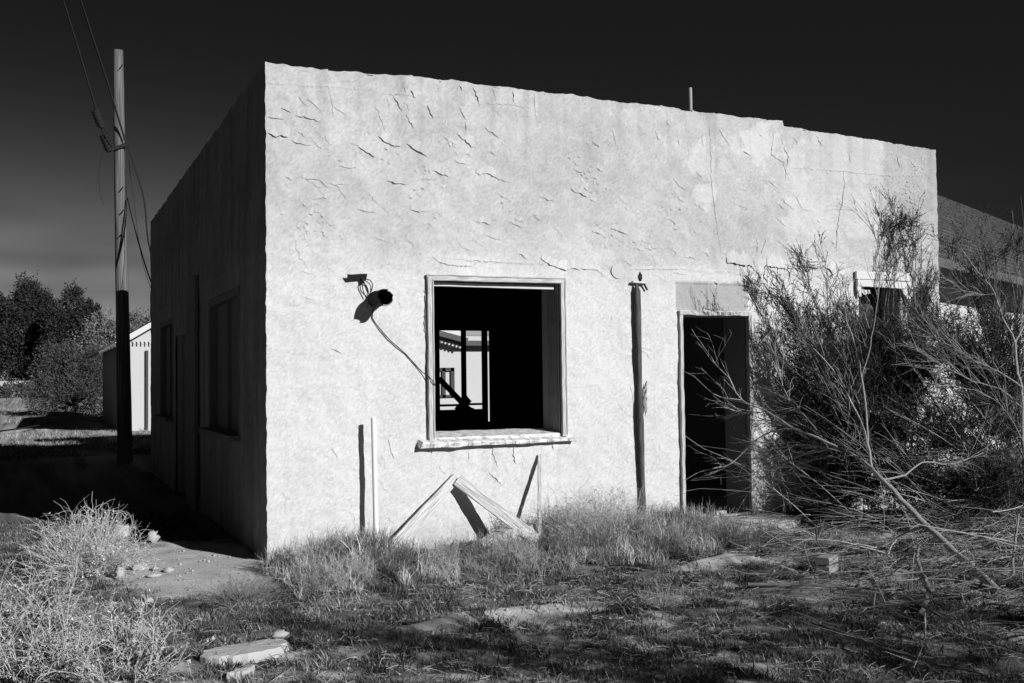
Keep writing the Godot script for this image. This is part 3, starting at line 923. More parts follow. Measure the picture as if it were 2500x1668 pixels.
func scatter(called: String, label: String, mesh: ArrayMesh, where: Array, tones: PackedFloat32Array, cat := "grass") -> void:
	mesh.surface_set_material(0, M.plant)
	var mm := MultiMesh.new()
	mm.transform_format = MultiMesh.TRANSFORM_3D
	mm.use_colors = true
	mm.mesh = mesh
	mm.instance_count = where.size()
	for i in where.size():
		mm.set_instance_transform(i, where[i])
		mm.set_instance_color(i, fr(tones[i]))
	var o := MultiMeshInstance3D.new()
	o.name = called
	o.multimesh = mm
	add_child(o, true)
	tag(o, label, cat, "", "stuff")

func grass() -> void:
	rng.seed = 77
	var dry := []
	var dt := PackedFloat32Array()
	var turf := []
	var tt := PackedFloat32Array()
	var tries := 0
	while dry.size() < 5200 and tries < 60000:
		tries += 1
		var x := rng.randf_range(-0.1, 3.95)
		var z := 0.03 + pow(rng.randf(), 0.8) * 1.55
		if x > 3.2: z = 0.03 + rng.randf() * 1.4
		var n := nz.get_noise_2d(x * 45, z * 45)
		var dens := 0.6 + 2.2 * n
		if z > 1.0: dens *= smoothstep(1.7, 1.0, z)
		dens *= 1.0 - 0.9 * bare(x, z)
		if x > 0.95 and x < 2.3 and z < 0.75 - 0.2 * (x - 0.95): dens *= 0.16
		if rng.randf() > dens: continue
		var s := rng.randf_range(0.45, 1.15) * (1.0 + 1.0 * n) * (1.0 if z < 0.6 else 0.72)
		if x > 0.8 and x < 2.3: s *= 0.72
		var h := gh(x, z)
		dry.append(Transform3D(Basis(Vector3.UP, rng.randf() * TAU).scaled(V(s, s * rng.randf_range(0.8, 1.2), s)), V(x, h, z)))
		dt.append(clampf(0.37 * (1.0 + 2.1 * nz.get_noise_2d(x * 34 + 9, z * 34)) * rng.randf_range(0.6, 1.3), 0.05, 0.75))
	var wd := MB.new()
	for k in 16:
		var c := curve(V(rng.randf_range(-0.03, 0.03), -0.01, rng.randf_range(-0.03, 0.03)), V(rng.randf_range(-0.7, 0.7), 1, rng.randf_range(-0.7, 0.7)), rng.randf_range(0.1, 0.26), 5, rnd3() * 0.8, 0.2)
		tube(wd, c, 0.0018, 0.0008, 3, fr(rng.randf_range(0.6, 1.3)))
		for m in 3:
			var q := rng.randi_range(2, 5)
			var c2 := curve(c[q], rnd3() + V(0, 0.5, 0), rng.randf_range(0.03, 0.09), 3, rnd3(), 0.3)
			tube(wd, c2, 0.0012, 0.0006, 3, fr(rng.randf_range(0.6, 1.4)))
	var ww := []
	var wt := PackedFloat32Array()
	while ww.size() < 420:
		var x := rng.randf_range(-0.1, 4.0)
		var z := 0.05 + pow(rng.randf(), 1.3) * 1.5
		var n := nz.get_noise_2d(x * 25 + 400, z * 25)
		if rng.randf() > 0.45 + 1.8 * n - bare(x, z): continue
		if x > 0.95 and x < 2.3 and z < 0.6: continue
		var s := rng.randf_range(0.6, 1.3)
		ww.append(Transform3D(Basis(Vector3.UP, rng.randf() * TAU).scaled(V(s, s, s)), V(x, gh(x, z), z)))
		wt.append(0.12 if nz.get_noise_2d(x * 20, z * 20 + 50) > 0.05 else rng.randf_range(0.25, 0.5))
	scatter("dry_weeds", "low twiggy dry weeds mixed into the grass along the front wall", wd.mesh(), ww, wt, "weeds")
	tries = 0
	while turf.size() < 25000 and tries < 250000:
		tries += 1
		var z := lerpf(-3.5, 5.2, pow(rng.randf(), 0.75))
		var x := rng.randf_range(-2.6, 6.5)
		if z < 0.05 and x > -0.05: continue
		if z < -0.5 and x > -0.2: continue
		var n := nz.get_noise_2d(x * 28 + 60, z * 40)
		var dens := 0.75 + 1.3 * n
		dens *= 1.0 - minf(1.0, 1.15 * bare(x, z))
		if x > 2.5 and z > 1.0: dens *= 0.75
		if rng.randf() > dens: continue
		var s := rng.randf_range(0.5, 1.2) * (1.0 + 0.5 * n)
		turf.append(Transform3D(Basis(Vector3.UP, rng.randf() * TAU).scaled(V(s, s, s)), V(x, gh(x, z), z)))
		var tone := 0.11 * (1.0 + 1.6 * nz.get_noise_2d(x * 22 + 300, z * 22)) * rng.randf_range(0.6, 1.3)
		if rng.randf() < 0.16: tone *= 2.8
		if x < 0.4 and z > 0.9 and z < 2.0: tone *= 1.7
		tt.append(clampf(tone, 0.03, 0.4))
	scatter("dry_grass", "tall dry grass along the foot of the white front wall", tuft(14, 0.17, 0.05, 0.003, 0.6), dry, dt)
	scatter("short_grass", "short dark grass and weeds over the yard in front", tuft(13, 0.065, 0.06, 0.003, 0.9), turf, tt)
	# clods and pebbles
	var clod := MB.new()
	rock(clod, Vector3.ZERO, V(1, 0.6, 0.85), 7.0, fr(1), 5, 7, 0.4)
	var peb := []
	var pt := PackedFloat32Array()
	while peb.size() < 9000:
		var z := lerpf(-2.5, 5.0, pow(rng.randf(), 0.8))
		var x := rng.randf_range(-2.6, 6.8)
		if z < 0.05 and x > -0.05: continue
		if rng.randf() > 0.4 + 0.3 * bare(x, z): continue
		var s := 0.003 + 0.012 * pow(rng.randf(), 5.0)
		peb.append(Transform3D(Basis.from_euler(V(rng.randf(), rng.randf() * TAU, rng.randf())).scaled(V(s, s, s)), V(x, gh(x, z) + s * 0.3, z)))
		pt.append(rng.randf_range(0.08, 0.42))
	scatter("pebbles", "small clods and pebbles strewn over the yard", clod.mesh(), peb, pt, "pebbles")
	var straw := MB.new()
	for k in 3:
		var o := V(rng.randf_range(-0.03, 0.03), 0.1 * k * 0.02, rng.randf_range(-0.03, 0.03))
		tube(straw, curve(o, V(rng.randf_range(-1, 1), 0.12, rng.randf_range(-1, 1)), rng.randf_range(0.03, 0.10), 3, V(0, -0.4, 0), 0.15), 0.0014, 0.0008, 3)
	var sw := []
	var st := PackedFloat32Array()
	while sw.size() < 5500:
		var z := lerpf(-1.0, 5.0, pow(rng.randf(), 0.7))
		var x := rng.randf_range(-2.4, 6.0)
		if z < 0.05 and x > -0.05: continue
		if rng.randf() > 0.85 - 0.8 * bare(x, z): continue
		var s := rng.randf_range(0.6, 1.4)
		sw.append(Transform3D(Basis.from_euler(V(rng.randf_range(-0.3, 0.3), rng.randf() * TAU, rng.randf_range(-0.3, 0.3))).scaled(V(s, s, s)), V(x, gh(x, z) + rng.randf_range(0.004, 0.035), z)))
		st.append(rng.randf_range(0.12, 0.6))
	scatter("straw", "broken dry straws lying over grass and earth in the yard", straw.mesh(), sw, st, "straw")
	# far scrub grass behind, left
	var far := []
	var ft := PackedFloat32Array()
	while far.size() < 9000:
		var z := -13.0 - 60.0 * pow(rng.randf(), 1.4)
		var x := rng.randf_range(-0.5, 0.14) * (-z) * 0.9 + 0.2
		var n := nz.get_noise_2d(x * 6, z * 4)
		if rng.randf() > 0.55 + 1.3 * n - 0.9 * bare(x, z): continue
		var s := rng.randf_range(0.7, 1.5) * (1.0 + 0.6 * n)
		far.append(Transform3D(Basis(Vector3.UP, rng.randf() * TAU).scaled(V(s, s, s)), V(x, gh(x, z), z)))
		ft.append(clampf(0.45 * rng.randf_range(0.5, 1.5) * (1.0 - 0.6 * n), 0.08, 0.5))
	scatter("scrub_grass", "pale scrub grass on the open ground far behind the building", tuft(14, 0.11, 0.14, 0.006, 0.7), far, ft)

func leaf_crown(mb: MB, ctr: Vector3, r: Vector3, n: int, size: float, tone: float) -> void:
	for i in n:
		var d := rnd3()
		while d.length() > 1.0: d = rnd3()
		var rad := pow(d.length(), 0.45)
		d = d.normalized()
		var lump := 1.0 + 0.9 * nz.get_noise_3d(d.x * 16 + ctr.x, d.y * 16, d.z * 16 + ctr.z)
		var p := ctr + Vector3(d.x * r.x, d.y * r.y, d.z * r.z) * rad * lump
		var s := size * rng.randf_range(0.5, 1.4)
		var a := (d + rnd3() * 1.2 + Vector3(0, 0.5, 0)).normalized()
		var b := a.cross(rnd3()).normalized()
		mb.tri(p - b * s * 0.4, p + a * s, p + b * s * 0.4, fr(tone * rng.randf_range(0.6, 1.4)))

func far_tree(called: String, label: String, at: Vector3, h: float, lobes: Array, n: int, size: float, tone: float, trunk_r: float) -> void:
	var t := thing(called, label, "tree", at, "trees behind the shed")
	var wood := MB.new()
	var leaf := MB.new()
	tube(wood, PackedVector3Array([at + V(0, -0.3, 0), at + V(0.1, h * 0.3, 0), at + V(0.0, h * 0.8, 0)]), trunk_r, trunk_r * 0.25, 8, fr(0.1))
	var more := lobes.duplicate()
	for i in 16:
		var l: Array = lobes[rng.randi() % lobes.size()]
		var dd := rnd3().normalized()
		var lr: Vector3 = l[1]
		more.append([l[0] + V(dd.x * lr.x, absf(dd.y) * lr.y, dd.z * lr.z) * 0.85, lr * rng.randf_range(0.2, 0.38) * V(0.8, 1.5, 0.8)])
	for l in more:
		var c: Vector3 = at + l[0]
		tube(wood, PackedVector3Array([at + V(0, h * 0.12, 0), at.lerp(c, 0.5) + V(0, h * 0.05, 0), c]), trunk_r * 0.4, trunk_r * 0.08, 5, fr(0.1))
		leaf_crown(leaf, c, l[1], int(n * l[1].x * l[1].y), size, tone)
	put("trunk", wood, M.plant, t)
	put("crown", leaf, M.plant, t, "stuff")

func board(called: String, label: String, a: Vector3, b: Vector3, wdir: Vector3, w: float, th: float, m: Material, rings := 24, jit := 0.004) -> void:
	var mb := MB.new()
	plank(mb, a, b, wdir, w, th, rings, jit)
	var o := put(called, mb, m)
	tag(o, label, "board")

func _ready() -> void:
	var cam := Camera3D.new()
	cam.name = "camera"
	cam.transform = Transform3D(Basis(Vector3(0.902493,-0.011952,0.430538),Vector3(-0.004073,0.999333,0.036280),Vector3(-0.430685,-0.034496,0.901843)),Vector3(-1.6433,1.4495,7.9604))
	cam.fov = 37.85
	cam.near = 0.05
	cam.far = 1200.0
	add_child(cam)
	cam.current = true
	nz.seed = 3
	nz.frequency = 0.1
	nz.fractal_octaves = 3
	# sky: deep, filtered blue; paler towards the horizon, most so opposite the sun
	var sunv := Vector3(0.44, 0.47, 1.0).normalized()
	var anti := Vector2(-0.44, -1.0).normalized()
	var cl := FastNoiseLite.new()
	cl.seed = 8; cl.frequency = 1.0; cl.fractal_octaves = 4
	var im := Image.create(1024, 512, false, Image.FORMAT_RGBF)
	for y in 512:
		var el := (0.5 - (y + 0.5) / 512.0) * PI
		for x in 1024:
			var az := ((x + 0.5) / 1024.0 - 0.5) * TAU
			var d := Vector2(sin(az), -cos(az))
			var cs := d.dot(anti)
			var e := rad_to_deg(maxf(el, 0.0))
			var s := 0.0066 + 0.26 * cs * cs * exp(-pow(e / 8.3, 2.0)) + 0.004 * exp(-pow(e / 25.0, 2.0))
			var wisp := cl.get_noise_3d(d.x * 5, e * 0.45, d.y * 5)
			s *= 1.0 + 0.6 * wisp * exp(-pow((e - 5.5) / 3.5, 2.0))
			im.set_pixel(x, y, Color(s, s, s))
	var sm := PanoramaSkyMaterial.new()
	sm.panorama = ImageTexture.create_from_image(im)
	var sky := Sky.new()
	sky.sky_material = sm
	var env := Environment.new()
	env.background_mode = Environment.BG_SKY
	env.sky = sky
	env.tonemap_mode = Environment.TONE_MAPPER_LINEAR
	env.tonemap_exposure = 1.15
	env.sdfgi_enabled = true
	env.ssao_enabled = true
	env.ssil_enabled = true
	var we := WorldEnvironment.new()
	we.name = "environment"
	we.environment = env
	add_child(we)
	var sun := DirectionalLight3D.new()
	sun.name = "sun"
	sun.light_energy = 1.6
	sun.light_color = Color(1, 1, 1)
	sun.light_angular_distance = 0.5
	sun.shadow_enabled = true
	add_child(sun)
	sun.look_at_from_position(sunv * 50.0, Vector3.ZERO)

	var streaks := img_noise(27, 0.035, 2.4, 0.12, 0.2, 1.0, 0.8)
	var grain := img_noise(21, 0.03, 3.0, 0.25, 0.55, 1.0, 1.0)
	var fine := img_noise(22, 0.14, 1.0, 1.0, 0.66, 1.0, 0.6)
	var rough := img_noise(23, 0.06, 1.0, 1.0, 0.0, 1.0, 1.0)
	var peel := peel_image(31, 0.92, 0.68, 0.14)
	M.stucco = mat("whitewashed plaster", 1.0, 1.0, fine, V(2.2, 2.2, 2.2), rough, 0.10, true, true)
	M.stucco_plain = mat("plain plaster", 0.45, 1.0, fine, V(2.2, 2.2, 2.2), rough, 0.12, false, true)
	M.inner = mat("room plaster", 0.5, 1.0, fine, V(1, 1, 1), rough, 0.15, false, true)  # one even tone for wall cores, floor and roof deck
	M.jet = mat("soot black wood", 0.06, 1.0)  # near-black wood; also paints the dark of the room, doorway and small window
	M.wood_dark = mat("dark weathered wood", 0.16, 0.95, grain, V(4, 1.5, 1))
	M.faded = mat("faded board", 0.2, 0.95, fine, V(1, 1, 1), null, 0, false, true)
	M.wood_grey = mat("grey weathered wood", 0.5, 0.95, grain, V(4, 1.5, 1), grain, 0.3)
	M.paint = mat("worn white paint on wood", 0.74, 0.9, grain, V(5, 1.2, 1), grain, 0.3)
	M.board = mat("scuffed white paint", 0.84, 0.9, grain, V(3, 0.8, 1), grain, 0.2)
	M.white_paint = mat("white painted board", 0.72, 0.8, fine, V(3, 3, 3))
	M.sill = mat("peeling paint", 0.8, 0.95, peel, V(1.3, 3.2, 3.2), peel, 0.15, false, true)
	M.paint_faint = mat("faded paint", 0.75, 0.95, peel, V(6, 6, 1))
	M.pipe_grey = mat("grey pipe", 0.3, 0.7)
	M.pipe_white = mat("white plastic pipe", 0.72, 0.5)
	M.concrete = mat("pale concrete", 1.0, 1.0, fine, V(4, 4, 4), rough, 0.12, true, true)
	var grit := img_noise(24, 0.2, 1.0, 1.0, 0.25, 1.0, 0.55, 1024, 5)
	M.ground = mat("dusty earth", 1.0, 1.0, grit, V(1.9, 1.9, 1.9), rough, 0.07, true, true)
	M.rust = mat("rusted dark metal", 0.035, 0.8, fine, V(8, 8, 8))
	M.black = mat("black cable", 0.02, 0.7)
	M.post = mat("charred post", 0.26, 1.0, streaks, V(2, 1.5, 1), streaks, 0.6)
	M.pole = mat("weathered pole", 0.30, 1.0, streaks, V(2, 0.5, 1), streaks, 0.8)
	M.plant = mat("plant", 1.0, 0.9, null, Vector3.ONE, null, 0.0, true)
	M.bark = mat("bark", 1.0, 1.0, grain, V(1, 2.5, 1), grain, 0.4, true)
	M.shed = mat("white shed wall", 0.60, 0.9, fine, V(1, 1, 1), null, 0, false, true)
	M.shingle = mat("grey shingles", 0.14, 1.0, fine, V(2, 2, 2), rough, 0.15, false, true)
	M.plant.backlight_enabled = false

	build_ground()
	build_building()

	# ---- things on and at the front wall ----
	rng.seed = 900
	var mb := MB.new()
	var t := thing("wall_lamp", "broken open metal lamp housing sticking out of the white wall left of the window", "lamp", V(0.90, 2.10, 0.0))
	var R := 24
	var ring_in := []
	for j in 7:
		for i in R:
			var a := TAU * i / R
			var d := V(cos(a), sin(a), 0)
			var z := 0.28 * j / 6.0
			if j >= 5: z += (0.07 if j == 6 else 0.03) * nz.get_noise_2d(i * 5.0, 3) + (-0.03 if i in [3, 4, 9, 10, 16] else 0.0)
			var rad := 0.066 + 0.004 * sin(j * 1.7)
			mb.p(V(0.90, 2.10, -0.005) + d * rad + V(0.0, 0, z), d, Vector2(i / 24.0, z))
	for j in 7:
		for i in R:
			var q := mb.v[j * R + i]
			var d := (V(0.90, 2.10, q.z) - q).normalized()
			mb.p(q + d * 0.006, d, Vector2(i / 24.0, q.z))
	for k in 2:
		for j in 6:
			for i in R:
				var a := k * 7 * R + j * R + i
				var b := k * 7 * R + j * R + (i + 1) % R
				mb.ix.append_array(PackedInt32Array([a, a + R, b + R, a, b + R, b] if k == 0 else [a, b, b + R, a, b + R, a + R]))
	for i in R:
		var a := 6 * R + i
		var b := 6 * R + (i + 1) % R
		mb.ix.append_array(PackedInt32Array([a, b, b + 7 * R, a, b + 7 * R, a + 7 * R]))
	put("housing", mb, M.rust, t)
	mb = MB.new()
	for s in 24:
		var a := TAU * s / 24
		var b := TAU * (s + 1) / 24
		if s < 17 or s > 22: continue
		tube(mb, PackedVector3Array([V(0.90 + 0.068 * cos(a), 2.10 + 0.068 * sin(a), 0.262), V(0.90 + 0.068 * cos(b), 2.10 + 0.068 * sin(b), 0.262)]), 0.006, 0.006, 5)
	put("rim", mb, M.pipe_grey, t)
	mb = MB.new()
	tube(mb, PackedVector3Array([V(0.90, 2.10, 0.0), V(0.90, 2.10, 0.12)]), 0.03, 0.03, 10, fr(1), 2.0, true)
	put("socket", mb, M.rust, t)
	for q in [[V(0.782, 2.262, 0.03), V(0.775, 2.22, 0.05), V(0.785, 2.17, 0.04), V(0.81, 2.11, 0.03)], [V(0.785, 2.262, 0.03), V(0.80, 2.20, 0.06), V(0.82, 2.165, 0.05), V(0.84, 2.13, 0.03)], [V(0.79, 2.262, 0.03), V(0.835, 2.255, 0.06), V(0.86, 2.215, 0.06), V(0.855, 2.16, 0.03)], [V(0.785, 2.262, 0.03), V(0.83, 2.23, 0.05), V(0.848, 2.19, 0.05), V(0.845, 2.14, 0.03)]]:
		mb = MB.new()
		tube(mb, smooth(q, 0.02), 0.0042, 0.0042, 5)
		put("wire", mb, M.black, t)
	mb = MB.new()
	plank(mb, V(0.652, 2.268, 0.035), V(0.818, 2.283, 0.035), V(0.0, 1, 0.75), 0.062, 0.006, 14, 0.006)
	put("bracket_plate", mb, M.rust, t)
	mb = MB.new()
	rock(mb, V(0.783, 2.25, 0.03), V(0.016, 0.022, 0.016), 3)
	put("wire_knot", mb, M.black, t)
	mb = MB.new()
	tube(mb, smooth([V(0.89, 2.05, 0.03), V(0.87, 1.947, 0.012), V(0.992, 1.791, 0.012), V(1.07, 1.72, 0.012), V(1.156, 1.647, 0.012), V(1.24, 1.56, 0.012), V(1.309, 1.487, 0.014), V(1.355, 1.45, 0.045), V(1.40, 1.39, 0.05), V(1.43, 1.33, 0.0), V(1.45, 1.2, -0.1)], 0.04), 0.0042, 0.0042, 6)
	tag(put("cable", mb, M.black), "black cable running slantwise down the wall into the big window", "cable")
	# post against the wall
	mb = MB.new()
	var pp := PackedVector3Array()
	for i in 40:
		var f := i / 39.0
		pp.append(V(lerpf(3.482, 3.45, f) - 0.05 * 0.0, lerpf(-0.1, 2.24, f), 0.04 + 0.006 * nz.get_noise_2d(f * 90, 2)))
	t = thing("wooden_post", "dark weathered wooden post standing against the wall left of the doorway", "post", V(3.48, 0, 0.055))
	tube(mb, pp, 0.03, 0.026, 12, fr(1), 1.0, true, 0.45)
	tube(mb, PackedVector3Array([V(3.45, 2.23, 0.04), V(3.449, 2.275, 0.036), V(3.447, 2.305, 0.034)]), 0.026, 0.006, 12, fr(1), 1.0, true, 0.3)
	put("shaft", mb, M.post, t)
	mb = MB.new()
	rock(mb, V(3.50, 1.22, 0.05), V(0.03, 0.13, 0.03), 12, fr(1), 12, 10, 0.7)
	put("splintered_edge", mb, M.wood_grey, t)
	mb = MB.new()
	plank(mb, V(3.40, 2.318, 0.03), V(3.55, 2.312, 0.035), V(0, 1, 0), 0.018, 0.04, 6, 0.006)
	put("top_strap", mb, M.white_paint, t)
	mb = MB.new()
	plank(mb, V(3.53, 2.31, 0.03), V(3.57, 2.245, 0.03), V(1, 0, 0), 0.014, 0.02, 4, 0.003)
	rock(mb, V(3.51, 2.37, 0.0), V(0.028, 0.03, 0.015), 19, fr(1), 6, 8, 0.8)
	put("strap_end", mb, M.rust, t)
	# pipe and boards leaning on the wall
	mb = MB.new()
	tube(mb, PackedVector3Array([V(0.848, -0.03, 0.15), V(0.841, 0.55, 0.145), V(0.833, 1.122, 0.14)]), 0.021, 0.021, 14, fr(1), 2.0, true)
	tag(put("pipe", mb, M.pipe_white), "slim white pipe standing upright against the wall below the lamp", "pipe")
	board("leaning_board", "white board sloping up to the right, its foot near the pipe", V(0.90, -0.02, 0.11), V(1.60, 0.585, 0.03), V(-0.65, 0.75, 0), 0.085, 0.022, M.board)
	board("leaning_board", "white board sloping down to the right, its upper end on the other board", V(1.60, 0.57, 0.055), V(2.17, 0.06, 0.42), V(0.6, 0.75, 0), 0.105, 0.028, M.board)
	board("leaning_board", "narrow upright stick under the right end of the big window sill", V(2.215, 0.0, 0.37), V(2.408, 0.742, 0.018), V(1, 0, 0.3), 0.03, 0.03, M.paint)
	# broken kerb under the boards
	mb = MB.new()
	var kp := [V(1.40, 0.02, 0.68), V(1.62, 0.05, 0.52), V(1.85, 0.075, 0.36), V(2.1, 0.085, 0.22), V(2.3, 0.08, 0.14)]
	plank(mb, kp[0], kp[2], V(0, 1, 0), 0.14, 0.16, 14, 0.02, 0.03, fr(0.5))
	plank(mb, kp[2], kp[4], V(0, 1, 0), 0.16, 0.16, 14, 0.02, 0.03, fr(0.5))
	tag(put("broken_kerb", mb, M.concrete), "pale broken concrete kerb in the grass below the leaning boards", "kerb")
	# tiles and strip on the threshold
	for q in [[V(4.09, 0.045, 0.12), V(4.19, 0.045, 0.105), "white tile piece lying in the doorway, nearer the left jamb"], [V(4.34, 0.055, 0.08), V(4.47, 0.055, 0.06), "white tile piece lying in the middle of the doorway"]]:
		mb = MB.new()
		plank(mb, q[0] + V(0, 0.03, -0.1), q[1] + V(0, 0.03, -0.1), V(0, 0, 1), 0.05, 0.035, 3, 0.004)
		tag(put("tile_piece", mb, M.white_paint), q[2], "tile", "white tile pieces in the doorway")
	board("threshold_board", "thin grey lath lying across the doorway step", V(4.0, 0.075, 0.14), V(4.72, 0.07, 0.03), V(0, 0, 1), 0.03, 0.02, M.wood_grey)

	# ---- rocks, bricks, slab ----
	var rocks := [[V(-0.93, 0.05, -1.98), V(0.085, 0.085, 0.08), "pale rounded rock at the shadow edge beside the dome bush"], [V(-0.70, 0.045, -1.47), V(0.062, 0.065, 0.05), "pale pitted rock alone on the shadow edge"], [V(-0.92, 0.02, -0.2), V(0.11, 0.05, 0.06), "long pale rock at the foot of the dome bush"], [V(-0.735, 0.015, -0.02), V(0.055, 0.035, 0.045), "small pale stone out on the bare path"], [V(-1.09, 0.04, 0.12), V(0.05, 0.09, 0.05), "upright pale stone inside the dome bush"], [V(-0.86, 0.01, 0.12), V(0.07, 0.025, 0.05), "flat dark-edged stone between bush and path"], [V(-0.82, 0.015, -0.12), V(0.04, 0.025, 0.03), "tiny stone between the long rock and the path"], [V(-0.985, 0.02, 1.06), V(0.045, 0.035, 0.04), "small pale stone in the grass above the weeds"], [V(3.28, 0.03, 2.95), V(0.04, 0.035, 0.03), "small white stone near the pale fallen stick"], [V(2.83, 0.02, 1.2), V(0.03, 0.03, 0.03), "small white stone in the grass left of the mound"]]
	for i in rocks.size():
		mb = MB.new()
		var q: Array = rocks[i]
		var at: Vector3 = q[0]
		at.y += gh(at.x, at.z)
		rock(mb, at, q[1] * (0.85 if i < 2 else 0.68), i + 1.0, fr(0.5), 10, 14, 0.45)
		tag(put("rock", mb, M.concrete), q[2], "rock", "rocks lying on the yard")
	t = thing("concrete_slab_piece", "long pale slab piece with a raised lump, lying in the foreground grass", "slab", V(-0.65, 0, 2.6))
	mb = MB.new()
	flag(mb, [Vector2(-0.88, 2.56), Vector2(-0.80, 2.50), Vector2(-0.62, 2.49), Vector2(-0.46, 2.45), Vector2(-0.41, 2.50), Vector2(-0.43, 2.60), Vector2(-0.50, 2.69), Vector2(-0.66, 2.72), Vector2(-0.80, 2.70), Vector2(-0.87, 2.65)], 0.042, 0.06, fr(0.56))
	put("slab", mb, M.concrete, t)
	mb = MB.new()
	rock(mb, V(-0.445, 0.062, 2.48), V(0.045, 0.02, 0.035), 4.0, fr(0.5), 8, 10, 0.5)
	put("lump", mb, M.concrete, t)
	mb = MB.new()
	flag(mb, [Vector2(-0.80, 2.96), Vector2(-0.74, 2.90), Vector2(-0.66, 2.88), Vector2(-0.68, 2.93), Vector2(-0.75, 2.97)], 0.028, 0.04, fr(0.5))
	tag(put("slab_chip", mb, M.concrete), "small pale chip in the grass in front of the slab piece", "chip")
	for k in 2:
		mb = MB.new()
		var y := 0.03 + 0.062 * k
		plank(mb, V(3.45, y, 2.42), V(3.62, y, 2.33), V(0.4, 0, 1), 0.10, 0.052, 4, 0.006, 0.005, fr(0.33))
		tag(put("brick", mb, M.concrete), ["lower of two bricks stacked under the dead shrub", "upper of two bricks stacked under the dead shrub"][k], "brick", "stacked bricks")

	# ---- bushes ----
	rng.seed = 321
	dome_bush("dome_bush", "pale dome-shaped bush of fine dry twigs at the left beside the path", V(-1.30, 0, -0.1), V(0.42, 0.50, 0.40), 520, 0.52, 0.0026, "", 2.0)
	dome_bush("wall_bush", "wispy pale bush against the wall between the stick and the post", V(2.80, 0, 0.45), V(0.62, 0.46, 0.42), 520, 0.42, 0.0019, "", 2.0)
	dome_bush("board_bush", "small wispy bush behind the right leaning board", V(2.06, 0, 0.16), V(0.22, 0.33, 0.14), 110, 0.34, 0.0018, "", 2.0)
	dome_bush("post_tuft", "dark leafy tuft between the post and the doorway", V(3.68, 0, 0.22), V(0.26, 0.26, 0.16), 240, 0.12, 0.0016)
	dome_bush("corner_tuft", "dark tuft of grass at the left corner of the front wall", V(0.02, 0, 0.42), V(0.2, 0.18, 0.16), 200, 0.12, 0.0018)
	dome_bush("yard_tuft", "low dead thorny tuft in the middle of the yard", V(1.80, 0, 2.85), V(0.2, 0.16, 0.16), 60, 0.32, 0.0018)
	dome_bush("step_tuft", "dark grass tuft in front of the door step", V(3.5, 0, 1.15), V(0.4, 0.2, 0.2), 260, 0.12, 0.0016)
	dome_bush("path_tuft", "grey grass tuft on the near edge of the bare path", V(-0.45, 0, 1.35), V(0.3, 0.2, 0.22), 240, 0.26, 0.0016)
	spiny_weed("pale spiny weed with long stems filling the lower left corner", V(-1.68, 0, 2.45), 62, 0.50, 0.42, 0.42)
	spiny_weed("pale spiny weed at the bottom edge, right of the corner weed", V(-1.28, 0, 2.80), 40, 0.36, 0.42, 0.33)
	spiny_weed("pale spiny weed behind the corner weed, close to the left edge", V(-1.75, 0, 1.35), 36, 0.42, 0.40, 0.4)
	spiny_weed("sparse spiny weed standing alone left of the slab piece", V(-1.2, 0, 2.0), 16, 0.34, 0.5, 0.25)

	grass()

	# ---- shrubs on the right ----
	rng.seed = 555
	t = thing("dead_shrub", "pale leafless shrub leaning left across the doorway, thick fallen trunk", "shrub", V(4.0, 0, 3.44))
	mb = MB.new()
